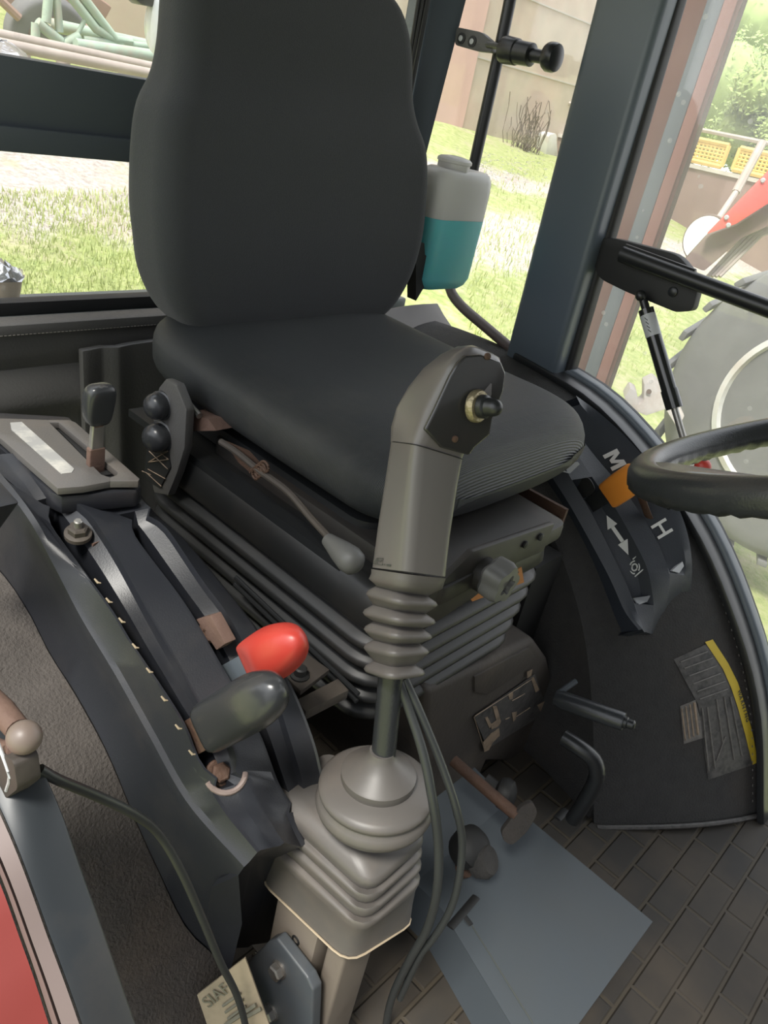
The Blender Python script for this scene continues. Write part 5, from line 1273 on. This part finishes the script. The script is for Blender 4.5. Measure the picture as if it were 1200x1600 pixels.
# ---- fence wall with yellow railing, to the far right; plane of constant x
fb = G(1030, 332); XF = fb.x
FX = lambda px, py: X(px, py, XF)
zw = FX(1080, 262).z; zr0 = FX(1080, 258).z; zr1 = FX(1080, 215).z
yA, yB = FX(930, 300).y + 2, FX(1260, 330).y - 3
mb = MB(); mb.box((XF, yB, fb.z - 1.2), (XF + .15, yA, zw)); mb.build('fence_wall', M['fencewall'], label='low brown fence wall with pale coping, beyond the door glass', cat='wall')
mb = MB(); mb.box((XF - .03, yB, zw), (XF + .18, yA, zw + .05)); mb.build('coping', M['concrete'], label='pale coping strip along the top of the brown fence wall', cat='coping')
step = abs(FX(1035, 230).y - FX(980, 215).y)
yy = FX(975, 230).y + step; i = 0
while yy > yB + .5 and i < 4:
    rt = thing('railing_panel', (XF + .05, yy, zr0), ('yellow lattice railing panel nearest the red-brown post, on the fence wall', 'second yellow lattice railing panel from the red-brown post', 'third yellow lattice railing panel, above the red machine arm', 'last yellow lattice railing panel beyond the right edge')[i], 'railing', 'yellow railing panels on the fence wall')
    y1 = yy - step * 1.0
    mb = MB()
    for (a, b) in (((yy, zr0 + .06), (yy, zr1)), ((y1, zr0 + .06), (y1, zr1)), ((yy, zr1), (y1, zr1)), ((yy, zr0 + .06), (y1, zr0 + .06))): mb.tube([V((XF + .05, *a)), V((XF + .05, *b))], .035, 6)
    mb.build('frame', M['fenceyel'], rt)
    mb = MB()
    for k in range(1, 10): t = k / 10; mb.tube([V((XF + .05, yy + (y1 - yy) * t, zr0 + .06)), V((XF + .05, yy + (y1 - yy) * t, zr1))], .018, 5)
    for k in range(1, 6): t = k / 6; z = zr0 + .06 + (zr1 - zr0 - .06) * t; mb.tube([V((XF + .05, yy, z)), V((XF + .05, y1, z))], .018, 5)
    mb.build('lattice', M['fenceyel'], rt); yy = y1 - step * .28; i += 1
mb = MB(); mb.tube([V((XF + .05, yA, zr1 + .12)), V((XF + .05, yB, zr1 + .12))], .03, 6); mb.build('top_rail', M['greypole'], label='grey rail running above the yellow railing panels', cat='rail')
p = FX(1180, 300); mb = MB(); mb.tube([D(1150, 300, 5.5), D(1192, 222, 5.5)], .03, 8); mb.tube([D(1090, 390, 5.0), D(1150, 300, 5.5)], .02, 8); mb.build('machine_pole', M['greypole'], label='slanting grey rod in front of the fence, above the red arm', cat='rod')

# ---- trees
def tree(c, R_, n, seed, lab):
    random.seed(seed); rt = thing('leafy_tree', V((c.x, c.y, gz(c.x, c.y))), lab, 'tree')
    mb = MB(); bl = [(c + V((random.uniform(-1, 1), random.uniform(-1, 1), random.uniform(-.8, .8))) * R_ * .65, R_ * random.uniform(.35, .6)) for _ in range(14)]
    for k in range(n):
        o, r = random.choice(bl); d = V((random.gauss(0, 1), random.gauss(0, 1), random.gauss(0, 1))).normalized(); p = o + d * r * random.uniform(.75, 1.05)
        s = random.uniform(.05, .12); a = V((random.gauss(0, 1), random.gauss(0, 1), random.gauss(0, 1))).normalized(); b = a.orthogonal().normalized()
        mb.face([p - a * s * .5, p + b * s * .25, p + a * s * .5, p - b * s * .25])
    for o, r in bl: bmesh.ops.create_icosphere(mb.bm, subdivisions=2, radius=r * .72, matrix=Matrix.Translation(o))
    mb.build('crown', M['leaf'], rt)
    mb = MB(); mb.tube([V((c.x, c.y, gz(c.x, c.y) - .3)), V((c.x + .1, c.y, c.z)), V((c.x, c.y, c.z + R_ * .4))], [.18, .13, .05], 8); mb.build('trunk', M['bark'], rt)
for i, (px, py, d, R_, lab) in enumerate(((1120, 110, 16, 1.9, 'light green leafy tree beyond the fence, nearest the red-brown post'), (1235, 60, 21, 2.6, 'light green leafy tree at the upper right corner'), (1215, 185, 12, .8, 'low leafy tree behind the railing at the right edge'), (1170, -60, 29, 4.2, 'tall leafy tree crown above the upper right corner'))):
    tree(D(px, py, d), R_, 8500, 30 + i, lab)

# ---- second tractor at the right edge
xt = 3.3
cw = X(1290, 650, xt)
root = thing('tractor_wheel', cw - V((0, 0, .8)), 'big rear wheel with grey tyre and pale rim, outside the door at the right edge', 'wheel')
ro = (X(1290, 400, xt) - cw).length
wheel(root, cw, (1, .0, 0), ro, .22, 'tyre', ro * .52, 'rimgrey')
for k in range(26):
    a = 2 * PI * k / 26; d = V((0, math.cos(a), math.sin(a))); t = V((0, -math.sin(a), math.cos(a))); mb = MB()
    o = cw + d * (ro - .02); mb.prism([o + V((-.2, 0, 0)) - t * .02, o + V((-.2, 0, 0)) + t * .02, o + t * .09 + V((.0, 0, 0)), o + t * .05], d * .024); mb.build('tread_lug', M['tyre'], root, bevel=.006)
A_ = lambda px, py, d=3.6: D(px, py, d)
root = thing('red_machine', A_(1150, 380), 'red sheet metal arm with a dark brown lower beam, right edge above the big wheel', 'machine')
mb = MB(); mb.prism([A_(1104, 366), A_(1205, 262), A_(1290, 190), A_(1290, 260), A_(1205, 315), A_(1150, 350)], (.08, .03, 0)); mb.build('red_panel', M['redarm'], root, bevel=.004)
mb = MB(); mb.prism([A_(1066, 410, 3.7), A_(1104, 368, 3.7), A_(1150, 352, 3.7), A_(1205, 316, 3.7), A_(1290, 262, 3.7), A_(1290, 300, 3.7), A_(1205, 352, 3.7), A_(1160, 372, 3.7), A_(1100, 424, 3.7)], (.10, .04, 0)); mb.build('lower_beam', M['mud'], root, bevel=.01)
mb = MB()
for k in range(4): mb.tube([A_(1106 + 6 * k, 432, 3.8), A_(1165 + 8 * k, 368, 3.8), A_(1260 + 8 * k, 330, 3.8)], .010, 6)
mb.build('hose', M['greypole'], root)
for px, py in ((1135, 340), (1192, 282), (1138, 352)):
    mb = MB(); mb.lathe([(.012, 0), (.008, .008)], A_(px, py, 3.59), -ray(px, py), 10); mb.build('rivet', M['pale'], root)
o = D(1102, 374, 3.95); rt = thing('round_mirror', o, 'round white mirror behind the end of the red machine arm', 'mirror')
nr_ = (-ray(1092, 372).normalized() + V((-.2, .5, .0))).normalized()
mb = MB(); mb.lathe([(.118, -.02), (.123, 0), (.118, .012), (.114, .012)], o, nr_, 32); mb.build('mirror_rim', M['mud'], rt)
mb = MB(); mb.lathe([(.114, .008), (.112, .014), (.01, .016)], o, nr_, 32); mb.build('mirror_face', M['lens'], rt)
# pale cast hooks by the wheel
root = thing('cast_hook', D(1010, 620, 3.0), 'pale grey cast hook block outside the door glass, below the gas strut', 'hook')
mb = MB(); mb.prism([D(*p, 3.0) for p in ((985, 640), (975, 622), (985, 606), (995, 612), (998, 632), (1006, 626), (1006, 600), (1022, 592), (1036, 606), (1050, 612), (1070, 650), (1060, 672), (1040, 640), (1010, 650))], (.08, .05, 0)); mb.build('casting', M['hookgrey'], root, bevel=.008)
mb = MB(); o = D(1014, 612, 2.99); mb.lathe([(.010, 0), (.010, .004)], o, -ray(1014, 612), 12); mb.build('hole', M['mud'], root)
